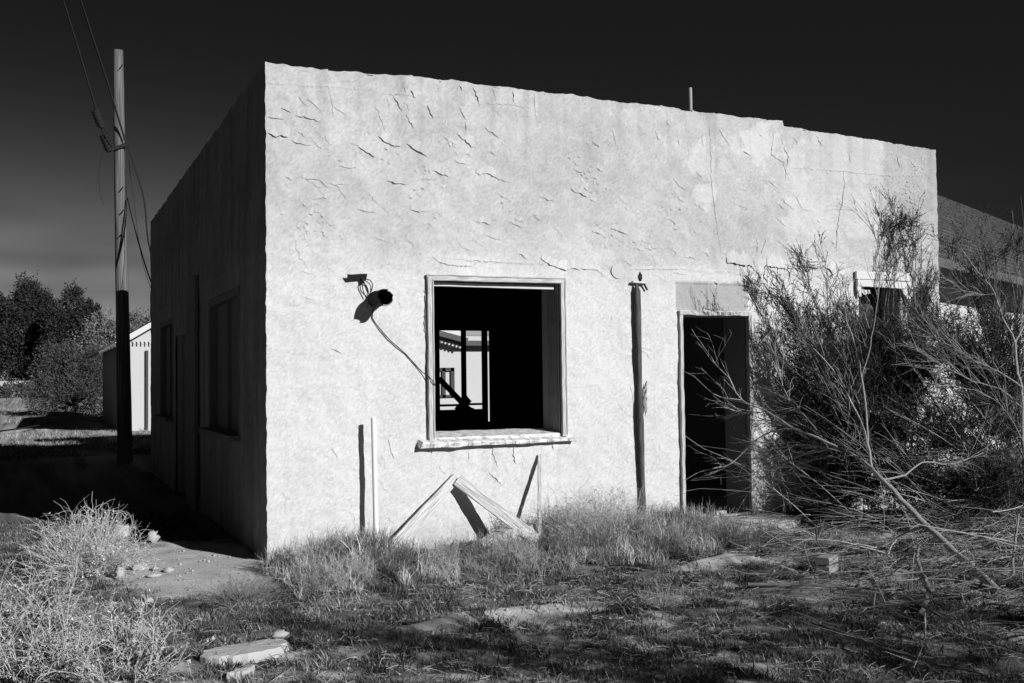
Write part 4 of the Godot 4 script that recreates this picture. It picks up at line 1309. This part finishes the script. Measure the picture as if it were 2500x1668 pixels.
	dead_limbs([
		[[V(4.00,-0.00,3.44), V(4.19,0.07,3.10), V(4.36,0.16,2.75), V(4.38,0.37,2.40), V(4.37,0.60,2.10), V(4.74,0.70,1.50), V(4.66,0.80,1.32)], 0.0288, 0.0126, 12],
		[[V(4.66,0.80,1.32), V(4.57,0.87,1.18), V(4.52,0.95,0.92), V(4.56,1.09,0.51), V(4.50,1.19,0.22), V(4.40,1.40,0.17), V(4.29,1.50,0.17), V(4.13,1.67,0.17), V(4.02,1.88,0.10)], 0.013, 0.0021, 14],
		[[V(4.50,1.19,0.22), V(4.28,1.22,0.18), V(4.13,1.31,0.17), V(4.05,1.42,0.08), V(3.91,1.49,0.08)], 0.0052, 0.0014, 6],
		[[V(4.56,1.09,0.51), V(4.50,1.06,0.25), V(4.36,1.13,0.18), V(4.20,1.24,0.17)], 0.0052, 0.0014, 7],
		[[V(4.58,0.94,1.16), V(4.52,1.08,1.05), V(4.50,1.17,0.94), V(4.53,1.26,0.82), V(4.56,1.47,0.69), V(4.57,1.68,0.59)], 0.0078, 0.0021, 10],
		[[V(4.77,0.63,1.60), V(4.77,0.85,1.56), V(4.74,1.04,1.51), V(4.68,1.28,1.41), V(4.67,1.42,1.33), V(4.58,1.66,1.15), V(4.61,1.89,0.92)], 0.013, 0.0021, 12],
		[[V(4.77,0.85,1.56), V(4.77,1.10,1.56), V(4.74,1.41,1.54), V(4.75,1.61,1.49), V(4.71,1.82,1.44), V(4.67,2.05,1.42), V(4.65,2.41,1.36)], 0.0104, 0.0021, 10],
		[[V(4.74,1.41,1.54), V(4.77,1.53,1.57), V(4.80,1.75,1.61), V(4.84,2.06,1.65), V(4.92,2.39,1.60), V(4.90,2.74,1.55)], 0.0078, 0.0021, 9],
		[[V(4.66,0.79,1.32), V(4.57,0.74,1.11), V(4.49,0.66,0.91), V(4.48,0.50,0.58), V(4.47,0.33,0.35)], 0.0078, 0.0021, 6],
		[[V(4.70,0.75,1.40), V(4.56,0.80,1.15), V(4.47,0.78,0.88), V(4.47,0.68,0.49), V(4.44,0.51,0.22)], 0.00715, 0.0021, 7],
		[[V(4.70,0.73,1.45), V(4.60,0.69,1.16), V(4.47,0.59,0.94), V(4.41,0.42,0.73), V(4.42,0.23,0.53)], 0.0065, 0.0021, 6],
		[[V(4.49,0.73,0.30), V(4.41,0.59,0.19), V(4.20,0.55,0.19), V(4.07,0.50,0.09), V(3.91,0.43,0.08)], 0.0065, 0.0014, 8],
		[[V(4.52,0.95,0.92), V(4.54,0.88,0.53), V(4.49,0.73,0.30)], 0.00715, 0.0063, 4],
		[[V(4.40,0.30,2.50), V(4.36,0.22,2.35), V(4.28,0.11,2.20), V(4.16,0.10,2.20), V(4.05,0.12,2.10), V(4.59,-0.05,1.22), V(4.43,-0.07,0.85)], 0.0091, 0.0021, 14],
		[[V(4.16,0.10,2.20), V(4.04,0.05,2.10), V(4.57,-0.14,1.16), V(4.43,-0.20,0.82), V(4.32,-0.34,0.58)], 0.0065, 0.0021, 10],
		[[V(4.37,0.60,2.10), V(4.62,0.62,2.10), V(4.81,0.71,2.10), V(5.18,0.68,2.10), V(5.52,0.76,2.10)], 0.0091, 0.0028, 8],
		[[V(4.54,0.04,0.55), V(4.49,-0.02,0.91), V(4.57,-0.13,1.11), V(4.63,-0.26,1.29)], 0.00585, 0.0042, 2],
		[[V(4.23,0.09,0.19), V(4.50,0.01,0.31), V(4.11,-0.06,0.12)], 0.0052, 0.0028, 2],
	], mb, 0.52, 0.42, 0.15)
	put("branches", mb, M.bark, t)
	mb = MB.new()
	for i in 60:
		var x := rng.randf_range(4.95, 6.9)
		var z := rng.randf_range(0.6, 2.1)
		var lean := rng.randf_range(-1.2, 0.5)
		var L := rng.randf_range(0.7, 1.9)
		var c := curve(V(x, gh(x, z), z), V(lean, 1.0, rng.randf_range(-0.5, 0.2)), L, 9, V(-0.5, -0.3, 0) + rnd3() * 0.5, 0.07)
		for k in c.size(): c[k].z = maxf(c[k].z, 0.12)
		c = tuck(c)
		tube(mb, c, rng.randf_range(0.0022, 0.0045), 0.0012, 4, fr(rng.randf_range(0.15, 0.5)))
		twigs_on(mb, c, 3, L * 0.3, 0.0024, 0.4, 0.2, 2, 0.35)
	put("shoots", mb, M.plant, t, "stuff")
	t = thing("dead_shrub", "pale bare shrub at the right edge with fanning upper branches", "shrub", V(7.2, 0, 2.3))
	mb = MB.new()
	dead_limbs([
		[[V(5.83,-0.00,2.30), V(6.02,0.76,2.10), V(6.14,1.30,2.00), V(6.16,1.41,1.95), V(6.20,1.69,1.90), V(6.12,1.91,1.85), V(6.09,2.13,1.80), V(6.04,2.25,1.75), V(5.94,2.39,1.70), V(5.86,2.54,1.65)], 0.02275, 0.0028, 16],
		[[V(6.20,1.69,1.90), V(6.33,1.84,1.90), V(6.50,2.05,1.90)], 0.0091, 0.0028, 4],
		[[V(6.14,1.30,2.00), V(6.00,1.43,1.90), V(5.80,1.54,1.80), V(5.68,1.65,1.70), V(5.50,1.76,1.60)], 0.0091, 0.0021, 16],
		[[V(6.17,1.10,2.00), V(5.99,1.28,1.90), V(5.76,1.36,1.80), V(5.52,1.50,1.70), V(5.29,1.65,1.60)], 0.0078, 0.0021, 14],
		[[V(6.05,0.75,2.10), V(5.96,1.07,2.00), V(5.78,1.25,1.90), V(5.45,1.33,1.80)], 0.0078, 0.0021, 12],
		[[V(6.09,2.13,1.80), V(6.00,2.12,1.75), V(5.86,2.14,1.70), V(5.76,2.24,1.65)], 0.00455, 0.0014, 7],
	], mb, 0.46, 0.4, 0.2)
	put("branches", mb, M.bark, t)
	var wood := MB.new()
	var leaf := MB.new()
	t = thing("tamarisk_shrub", "dark feathery tamarisk in front of the small window", "shrub", V(6.0, 0, 0.75))
	foliage([
		[V(6.84,3.00,0.14), 0.17, 0.19, 0.80],
		[V(6.69,3.04,0.14), 0.17, 0.15, 0.50],
		[V(6.20,1.77,0.40), 0.43, 0.30, 0.90],
		[V(5.76,1.94,0.35), 0.26, 0.21, 0.60],
		[V(5.04,1.77,0.32), 0.26, 0.21, 0.50],
		[V(7.07,2.19,0.10), 0.15, 0.17, 0.50],
		[V(6.03,1.61,0.40), 0.34, 0.21, 0.80],
		[V(5.29,1.88,0.50), 0.19, 0.19, 1.00],
		[V(5.07,1.53,0.45), 0.30, 0.24, 0.70],
		[V(5.06,1.23,0.28), 0.30, 0.21, 0.50],
		[V(5.59,1.36,0.45), 0.47, 0.37, 0.85],
		[V(6.31,1.35,0.50), 0.56, 0.47, 1.00],
		[V(5.39,0.83,0.30), 0.41, 0.32, 0.70],
		[V(5.84,0.75,0.50), 0.56, 0.39, 1.00],
		[V(5.32,0.39,0.28), 0.34, 0.24, 0.50],
		[V(5.57,0.28,0.60), 0.52, 0.26, 1.00],
		[V(5.00,2.52,0.50), 0.11, 0.13, 1.00],
		[V(4.56,2.18,0.60), 0.13, 0.13, 1.00],
		[V(4.80,1.99,0.60), 0.19, 0.15, 1.00],
	], 820, V(6.15, 0, 0.6), 0.5, wood, leaf, 0.05)
	put("stems", wood, M.plant, t)
	put("foliage", leaf, M.plant, t, "stuff")
	wood = MB.new()
	leaf = MB.new()
	t = thing("tamarisk_shrub", "dark feathery tamarisk at the right edge in front of the shingled house", "shrub", V(7.4, 0, 1.1))
	foliage([
		[V(7.43,2.42,0.60), 0.34, 0.34, 0.50],
		[V(7.47,1.94,0.80), 0.34, 0.34, 1.00],
		[V(6.91,1.90,0.50), 0.39, 0.34, 0.80],
		[V(6.49,1.47,1.10), 0.52, 0.47, 1.00],
		[V(5.85,0.79,1.30), 0.52, 0.47, 1.00],
		[V(6.42,0.89,1.50), 0.39, 0.52, 1.00],
		[V(5.57,0.36,1.40), 0.52, 0.30, 0.90],
		[V(5.78,0.27,1.70), 0.43, 0.26, 0.80],
		[V(6.10,0.24,1.90), 0.34, 0.34, 0.90],
		[V(5.85,0.38,0.90), 0.47, 0.26, 0.80],
		[V(5.87,0.38,1.80), 0.43, 0.34, 1.00],
		[V(7.12,2.78,0.40), 0.21, 0.21, 0.30],
		[V(7.69,2.76,0.80), 0.21, 0.26, 0.50],
		[V(6.60,1.46,1.60), 0.26, 0.52, 1.00],
	], 640, V(7.4, 0, 1.1), 0.5, wood, leaf, 0.05)
	put("stems", wood, M.plant, t)
	put("foliage", leaf, M.plant, t, "stuff")
	# fallen sticks
	for q in [[[V(2.70, 0.03, 2.53), V(2.95, 0.035, 2.72), V(3.2, 0.03, 2.98), V(3.5, 0.03, 3.25)], 0.012, 0.5, "pale stick lying on bare earth below the mound"], [[V(2.27, 0.05, 3.62), V(2.22, 0.06, 3.95), V(2.17, 0.07, 4.2), V(2.22, 0.06, 4.45), V(2.32, 0.04, 4.72)], 0.011, 0.42, "knobbly pale branch lying in the dark lower right foreground"], [[V(3.05, 0.1, 3.55), V(2.95, 0.08, 3.85), V(2.85, 0.05, 4.15)], 0.009, 0.36, "thin fallen branch near the lower right corner"], [[V(3.0, 0.03, 3.7), V(3.4, 0.09, 3.4), V(3.75, 0.16, 3.0), V(4.1, 0.2, 2.7)], 0.015, 0.33, "fallen limb propped against the dead trunk"], [[V(4.55, 0.0, 3.1), V(4.62, 0.22, 3.08), V(4.7, 0.42, 3.05)], 0.012, 0.45, "short upright dead stub beside the fallen trunk"], [[V(4.25, 0.0, 3.75), V(4.33, 0.16, 3.7), V(4.42, 0.34, 3.62)], 0.011, 0.4, "short slanting stub in front of the fallen trunk"]]:
		mb = MB.new()
		var path := smooth(q[0], 0.05)
		for i in path.size(): path[i] += rnd3() * 0.006
		tube(mb, path, q[1], q[1] * 0.6, 6, fr(q[2]), 3.0, true, 0.35)
		twigs_on(mb, path, 4, 0.2, 0.003, q[2] * 0.8, 0.2, 1)
		tag(put("fallen_branch", mb, M.bark), q[3], "branch", "fallen branches")
	mb = MB.new()
	for i in 1700:
		var x := rng.randf_range(1.9, 6.2)
		var z := rng.randf_range(0.7, 4.7)
		if x < 3.0 and z < 2.5 and rng.randf() < 0.8: continue
		if x < 5.0 and z < 1.4: continue
		if rng.randf() > smoothstep(1.6, 4.2, x + 0.25 * z): continue
		var y := gh(x, z) + rng.randf_range(0.005, 0.28) * smoothstep(2.8, 4.6, x)
		var a := rng.randf_range(-0.9, 0.9) + (PI if rng.randf() < 0.5 else 0.0)
		var c := curve(V(x, y, z), V(cos(a), rng.randf_range(-0.05, 0.3), sin(a)), rng.randf_range(0.12, 0.6), 5, rnd3() * 0.4 + V(0, -0.25, 0), 0.08)
		tube(mb, c, rng.randf_range(0.0015, 0.004), 0.001, 3, fr(rng.randf_range(0.08, 0.32)))
	for i in 90:
		var x := rng.randf_range(2.9, 6.0)
		var z := rng.randf_range(1.5, 4.6)
		if rng.randf() > smoothstep(2.4, 4.6, x + 0.2 * z) or (x < 5.4 and z < 2.2): continue
		var a := rng.randf_range(-0.8, 0.8) + (PI if rng.randf() < 0.5 else 0.0)
		var c := curve(V(x, gh(x, z) + rng.randf_range(0.01, 0.3), z), V(cos(a), rng.randf_range(-0.1, 0.35), sin(a)), rng.randf_range(0.5, 1.3), 8, rnd3() * 0.5 + V(0, -0.3, 0), 0.07)
		tube(mb, c, rng.randf_range(0.003, 0.0065), 0.002, 4, fr(rng.randf_range(0.12, 0.4)))
		twigs_on(mb, c, 5, 0.25, 0.0022, rng.randf_range(0.2, 0.5), 0.3, 2, 0.2)
	tag(put("twig_litter", mb, M.plant), "tangle of dry twigs littering the ground under the shrubs", "twigs", "", "stuff")
	# an unseen tamarisk added beyond the frame to darken the lower right ground
	wood = MB.new()
	leaf = MB.new()
	var shade_clumps := []
	rng.seed = 99
	for i in 26:
		shade_clumps.append([V(3.4 + rng.randf_range(-1.5, 3.2), rng.randf_range(0.9, 2.9), 8.6 + rng.randf_range(-0.9, 0.9)), rng.randf_range(0.4, 0.6), rng.randf_range(0.3, 0.5), 1.0])
	t = thing("tamarisk_shrub", "large dark unseen tamarisk added out of frame beyond the lower right corner to shade the yard", "shrub", V(4.2, 0, 8.6))
	foliage(shade_clumps, 170, V(4.2, 0, 8.6), 1.2, wood, leaf, 0.06)
	put("stems", wood, M.plant, t)
	put("foliage", leaf, M.plant, t, "stuff")

	# ---- shingled house behind on the right ----
	t = thing("shingled_house", "low house with dark shingled roof behind the shrubs on the right", "house", V(9.42, 0, -1.74))
	var d := V(0.92, 0, -0.40).normalized()
	var back := V(-0.40, 0, -0.92).normalized()
	var e0 := V(9.42, 3.0, -1.74) - d * 0.12
	var slope := (back * 2.14 + V(0, 2.0, 0))
	mb = MB.new()
	rng.seed = 12
	var rows := 22
	for k in rows:
		var f0 := float(k) / rows
		var f1 := float(k + 1) / rows
		var a := e0 + slope * f0
		var s := 0.0
		var up := d.cross(slope).normalized()
		if up.y < 0: up = -up
		while s < 15.0:
			var w := rng.randf_range(0.16, 0.34)
			var lift := up * rng.randf_range(0.045, 0.058)
			var p0 := a + d * s + lift - slope * rng.randf_range(0.0, 0.006)
			var p1 := a + d * (s + w - 0.006) + lift - slope * rng.randf_range(0.0, 0.006)
			var q0 := e0 + slope * (f1 + 0.004) + d * s + up * 0.012
			var q1 := e0 + slope * (f1 + 0.004) + d * (s + w - 0.006) + up * 0.012
			var col := fr(rng.randf_range(0.75, 1.25))
			mb.quad(p0, q0, q1, p1, col)
			mb.quad(p0 - lift, p0, p1, p1 - lift, col)
			s += w
	var sh: StandardMaterial3D = M.shingle.duplicate()
	sh.vertex_color_use_as_albedo = true
	put("shingle_courses", mb, sh, t, "stuff")
	mb = MB.new()
	var e1 := e0 + d * 15.0
	mb.quad(e0, e0 + slope, e1 + slope, e1)
	mb.quad(e1 - V(0, 0.05, 0), e1 + slope - V(0, 0.05, 0), e0 + slope - V(0, 0.05, 0), e0 - V(0, 0.05, 0))
	mb.quad(e0 + slope, e0 + slope + back * 2.14 - V(0, 2.0, 0), e1 + slope + back * 2.14 - V(0, 2.0, 0), e1 + slope)
	put("roof", mb, M.jet, t)
	mb = MB.new()
	plank(mb, e0 - V(0, 0.07, 0) - back * 0.012, e1 - V(0, 0.07, 0) - back * 0.012, V(0, 1, 0), 0.13, 0.02, 10, 0.01)
	put("fascia", mb, M.wood_dark, t)
	mb = MB.new()
	var w0 := e0 + back * 0.75 + d * 0.4
	var w1 := e1 + back * 0.75 - d * 0.4
	w0.y = 0; w1.y = 0
	mb.quad(w0 - V(0, 0.3, 0), w0 + V(0, 3.5, 0), w1 + V(0, 3.5, 0), w1 - V(0, 0.3, 0))
	var bk := back * 2.9
	mb.quad(w1 + bk - V(0, 0.3, 0), w1 + bk + V(0, 3.5, 0), w0 + bk + V(0, 3.5, 0), w0 + bk - V(0, 0.3, 0))
	mb.quad(w0 + bk - V(0, 0.3, 0), w0 + bk + V(0, 3.5, 0), w0 + V(0, 3.5, 0), w0 - V(0, 0.3, 0))
	mb.quad(w1 - V(0, 0.3, 0), w1 + V(0, 3.5, 0), w1 + bk + V(0, 3.5, 0), w1 + bk - V(0, 0.3, 0))
	put("wall", mb, M.shed, t)
	for q in [[0.8, 0.62, 0.5], [1.3, 0.40, 0.16], [1.9, 0.42, 0.22]]:
		mb = MB.new()
		var a: Vector3 = e0 + slope * q[1] + d * (q[0] + 0.9) + V(0, 0.05, 0)
		plank(mb, a, a + d * q[2] + V(0, 0.02, 0) + slope * 0.02, slope, 0.05, 0.03, 3, 0.01)
		put("loose_shingle", mb, M.jet, t)

	# ---- shed, outbuilding, pole ----
	t = thing("shed", "small white shed with sloping roof behind the utility pole", "shed", V(0.5, 0, -22.6))
	mb = MB.new()
	box(mb, 0.50, 5.1, -0.4, 2.45, -30.0, -22.62)
	var sd := MB.new()
	box(sd, 0.46, 0.497, -0.4, 2.44, -29.9, -22.63)  # dark panel over the shed side, its shade put into the colour
	put("side_shade_panel", sd, M.faded, t)
	var g0 := V(0.50, 2.45, -22.62); var g1 := V(2.8, 3.85, -22.62); var g2 := V(5.1, 2.45, -22.62)
	mb.tri(g0, g1, g2)
	put("wall", mb, M.shed, t)
	for s in [-1, 1]:
		mb = MB.new()
		plank(mb, V(2.8 + s * 2.86, 2.24, -26.2), V(2.8, 3.99, -26.2), V(0, 0, 1), 7.7, 0.07, 2)
		put("roof", mb, M.wood_dark, t)
		mb = MB.new()
		plank(mb, V(2.8 + s * 2.4, 2.47, -22.33), V(2.8, 3.94, -22.33), V(0.6 * s, 1, 0), 0.15, 0.03, 6, 0.01)
		put("barge_board", mb, M.white_paint, t)
	mb = MB.new(); box(mb, 1.20, 1.27, -0.1, 2.31, -22.61, -22.54); put("porch_post", mb, M.jet, t)
	for k in 8:
		mb = MB.new()
		var bx := 0.85 + 0.11 * k
		plank(mb, V(bx, 2.58 + 0.0 * k, -22.6), V(bx + 0.05, 2.48, -22.5), V(1, 0, 0), 0.03, 0.03, 2)
		put("batten_end", mb, M.white_paint, t)
	t = thing("outbuilding", "white outbuilding seen through the rear window", "building", V(8, 0, -18))
	mb = MB.new(); box(mb, 4.5, 16.0, -0.4, 2.6, -24.0, -18.0); put("wall", mb, M.shed, t)
	mb = MB.new(); plank(mb, V(6.8, 3.02, -17.75), V(9.15, 2.44, -17.75), V(0, 1, 0), 0.15, 0.5, 6, 0.01); put("barge_board", mb, M.wood_dark, t)
	mb = MB.new(); plank(mb, V(6.6, 3.25, -17.8), V(9.1, 2.62, -17.8), V(0, 1, 0), 0.16, 0.1, 6, 0.01); put("roof_edge", mb, M.white_paint, t)
	mb = MB.new(); plank(mb, V(9.0, 2.38, -17.8), V(14.0, 2.38, -17.8), V(0, 1, 0), 0.14, 0.3, 4); put("eave", mb, M.wood_dark, t)
	mb = MB.new(); mb.quad(V(4.5, 2.6, -17.98), V(4.5, 4.0, -22), V(16, 4.0, -22), V(16, 2.6, -17.98)); put("roof", mb, M.stucco_plain, t)
	for k in 7:
		mb = MB.new()
		var bx := 8.35 + 0.11 * k
		plank(mb, V(bx, 2.55 - 0.03 * k, -17.98), V(bx, 2.44 - 0.03 * k, -17.7), V(1, 0, 0), 0.05, 0.06, 2)
		put("rafter_end", mb, M.white_paint, t)
	var wn := group_part("window", t)
	for q in [[8.42, 8.92, 1.60, 1.70], [8.42, 8.92, 0.87, 0.94], [8.82, 8.93, 0.87, 1.70], [8.56, 8.66, 0.87, 1.70]]:
		mb = MB.new()
		box(mb, q[0], q[1], q[2], q[3], -18.0, -17.94)
		put("frame_bar", mb, M.jet, wn)

	t = thing("utility_pole", "weathered wooden utility pole left of the building", "pole", V(-0.25, 0, -10.7))
	mb = MB.new()
	var pl := PackedVector3Array()
	for i in 24: pl.append(V(lerpf(-0.235, -0.37, i / 23.0), lerpf(-0.3, 7.27, i / 23.0), -10.7))
	tube(mb, pl, 0.13, 0.088, 14, fr(1), 0.6, true, 0.06)
	put("shaft", mb, M.pole, t)
	mb = MB.new()
	plank(mb, V(-0.50, 5.47, -10.58), V(-0.20, 5.60, -10.56), V(0, 1, 0), 0.06, 0.03, 4)
	put("band", mb, M.black, t)
	for q in [[-0.355, 3.95], [-0.34, 4.35], [-0.35, 4.75], [-0.36, 6.9]]:
		mb = MB.new()
		tube(mb, PackedVector3Array([V(q[0], q[1], -10.58), V(q[0] + 0.05, q[1] + 0.06, -10.46)]), 0.012, 0.009, 5, fr(1), 1.0, true)
		put("step_bolt", mb, M.black, t)
	for q in [[V(-0.71, 5.93, -10.3), "dark ribbed insulator strung on the wire above and left of the pole band"], [V(-0.56, 5.58, -10.6), "dark ribbed insulator hanging at the left side of the pole band"]]:
		mb = MB.new()
		var ax := V(0.36, -0.82, -0.3).normalized()
		var prof := PackedVector3Array()
		for i in 5:
			var c: Vector3 = q[0] + ax * (i - 2) * 0.06
			tube(mb, PackedVector3Array([c - ax * 0.03, c - ax * 0.01, c + ax * 0.012, c + ax * 0.03]), 0.075 if i % 2 == 0 else 0.085, 0.05, 12, fr(1), 1.0, true)
		tag(put("insulator", mb, M.black), q[1], "insulator", "insulators on the wires")
	var wires := [[[V(-1.75, 9.4, -8.0), V(-1.02, 7.66, -9.5), V(-0.54, 6.49, -10.3), V(-0.24, 5.58, -10.56)], 0.017, "thick wire from the top left crossing in front of the pole to its band"], [[V(-1.95, 9.2, -8.2), V(-1.28, 7.62, -9.5), V(-0.79, 6.21, -10.2), V(-0.63, 5.75, -10.45), V(-0.45, 5.5, -10.58)], 0.015, "outer wire from the top left through the two insulators"], [[V(-0.22, 5.56, -10.56), V(0.0, 4.6, -10.1), V(0.05, 3.61, -9.5), V(0.35, 2.6, -8.9)], 0.015, "wire from the pole band down behind the building"], [[V(-0.22, 4.64, -10.58), V(-0.1, 3.85, -10.0), V(0.04, 3.12, -9.4), V(0.3, 2.3, -8.9)], 0.012, "lower wire from the pole shaft down behind the building"], [[V(-0.2, 5.3, -10.56), V(-0.12, 4.4, -10.3), V(-0.03, 3.5, -10.0), V(0.1, 2.75, -9.2)], 0.004, "hair-thin wire hanging between the two lower wires"], [[V(-0.6, 5.5, -10.6), V(-0.68, 5.1, -10.6), V(-0.66, 4.7, -10.6), V(-0.6, 4.5, -10.6)], 0.004, "loose thin wire end dangling under the insulators"]]
	for q in wires:
		mb = MB.new()
		tube(mb, smooth(q[0], 0.15), q[1], q[1], 5)
		tag(put("wire", mb, M.black), q[2], "wire", "wires at the utility pole")

	# ---- trees far left ----
	rng.seed = 2024
	far_tree("dark_tree", "tall dark tree, the taller and leftmost behind the pale wall", V(-2.6, 0, -105), 12.0, [[V(0.3, 9.6, 0), V(1.5, 2.4, 1.6)], [V(-2.2, 7.8, 0), V(1.8, 2.2, 1.6)], [V(1.9, 8.0, 0), V(1.5, 2.2, 1.6)], [V(0, 6.2, 0), V(3.4, 3.0, 2.4)], [V(-3.2, 6, 0), V(2.0, 2.6, 2)], [V(-0.5, 3.6, 0), V(4.0, 2.8, 2.4)]], 1100, 0.22, 0.035, 0.4)
	far_tree("dark_tree", "dark pointed tree right of the tallest one", V(1.6, 0, -100), 10.5, [[V(0.1, 9.0, 0), V(1.0, 2.0, 1.2)], [V(1.5, 7.4, 0), V(1.1, 1.9, 1.2)], [V(-1.4, 7.2, 0), V(1.3, 1.9, 1.2)], [V(0.2, 6.0, 0), V(2.6, 2.4, 2)], [V(0.3, 3.4, 0), V(3.0, 2.6, 2)]], 1100, 0.21, 0.035, 0.35)
	far_tree("pale_tree", "hazy grey tree low on the skyline behind the pole", V(4.2, 0, -88), 7.0, [[V(-0.6, 5.6, 0), V(1.5, 1.7, 1.5)], [V(2.4, 6.0, 0), V(1.8, 1.6, 1.5)], [V(0.8, 4.0, 0), V(3.6, 2.0, 2)]], 600, 0.17, 0.14, 0.25)
	far_tree("grey_bush", "large grey bush spreading left of the shed", V(-0.2, 0, -38), 3.4, [[V(-0.6, 2.0, 0), V(0.9, 1.0, 0.9)], [V(0.4, 1.7, 0.4), V(1.0, 1.1, 0.9)], [V(1.1, 1.5, 0), V(0.8, 0.9, 0.8)], [V(-1.0, 0.8, 0.3), V(0.8, 0.8, 0.8)], [V(0.3, 0.7, 0.6), V(1.5, 0.8, 0.9)]], 6500, 0.06, 0.075, 0.12)
	for q in [[V(-4.6, 0, -92), 0.7, 0.55, "leftmost low dark shrub in front of the pale wall"], [V(-3.1, 0, -93), 1.1, 0.8, "widest low dark shrub in front of the pale wall"], [V(-1.4, 0, -94), 0.7, 0.55, "rightmost low dark shrub in front of the pale wall"]]:
		mb = MB.new()
		for k in 3: leaf_crown(mb, q[0] + V((k - 1) * q[1] * 0.6, q[2] * 0.9, 0), V(q[1] * 0.7, q[2], q[1] * 0.7), 300, 0.22, 0.07)
		tag(put("low_shrub", mb, M.plant), q[3], "shrub", "low shrubs before the pale wall")
	mb = MB.new()
	plank(mb, V(-9.0, 0.6, -97), V(-0.9, 0.55, -97), V(0, 1, 0), 1.9, 0.3, 20, 0.1, 0.05, fr(0.45))
	tag(put("low_wall", mb, M.concrete), "low pale wall far off at the left edge under the trees", "wall")
	t = thing("wire_fence", "thin wire fence far off at the left below the pale wall", "fence", V(-4, 0, -84))
	for k in 8:
		mb = MB.new()
		var x := -8.5 + k * 1.15
		tube(mb, PackedVector3Array([V(x, -0.2, -84), V(x + 0.03, 0.5, -84)]), 0.035, 0.03, 5, fr(0.06), 1.0, true)
		put("fence_post", mb, M.black, t)
	for y in [0.22, 0.42]:
		mb = MB.new()
		tube(mb, PackedVector3Array([V(-8.6, y, -84), V(-4.5, y - 0.03, -84), V(-0.4, y, -84)]), 0.014, 0.014, 4)
		put("fence_wire", mb, M.black, t)
	mb = MB.new()
	tube(mb, smooth([V(-5.5, 0.04, -17.5), V(-3.4, 0.05, -22.0), V(-2.0, 0.06, -25.5), V(-1.0, 0.05, -30.0)], 0.4), 0.025, 0.025, 5)
	tag(put("fallen_wire", mb, M.black), "dark fallen wire lying across the pale track at the left", "wire")
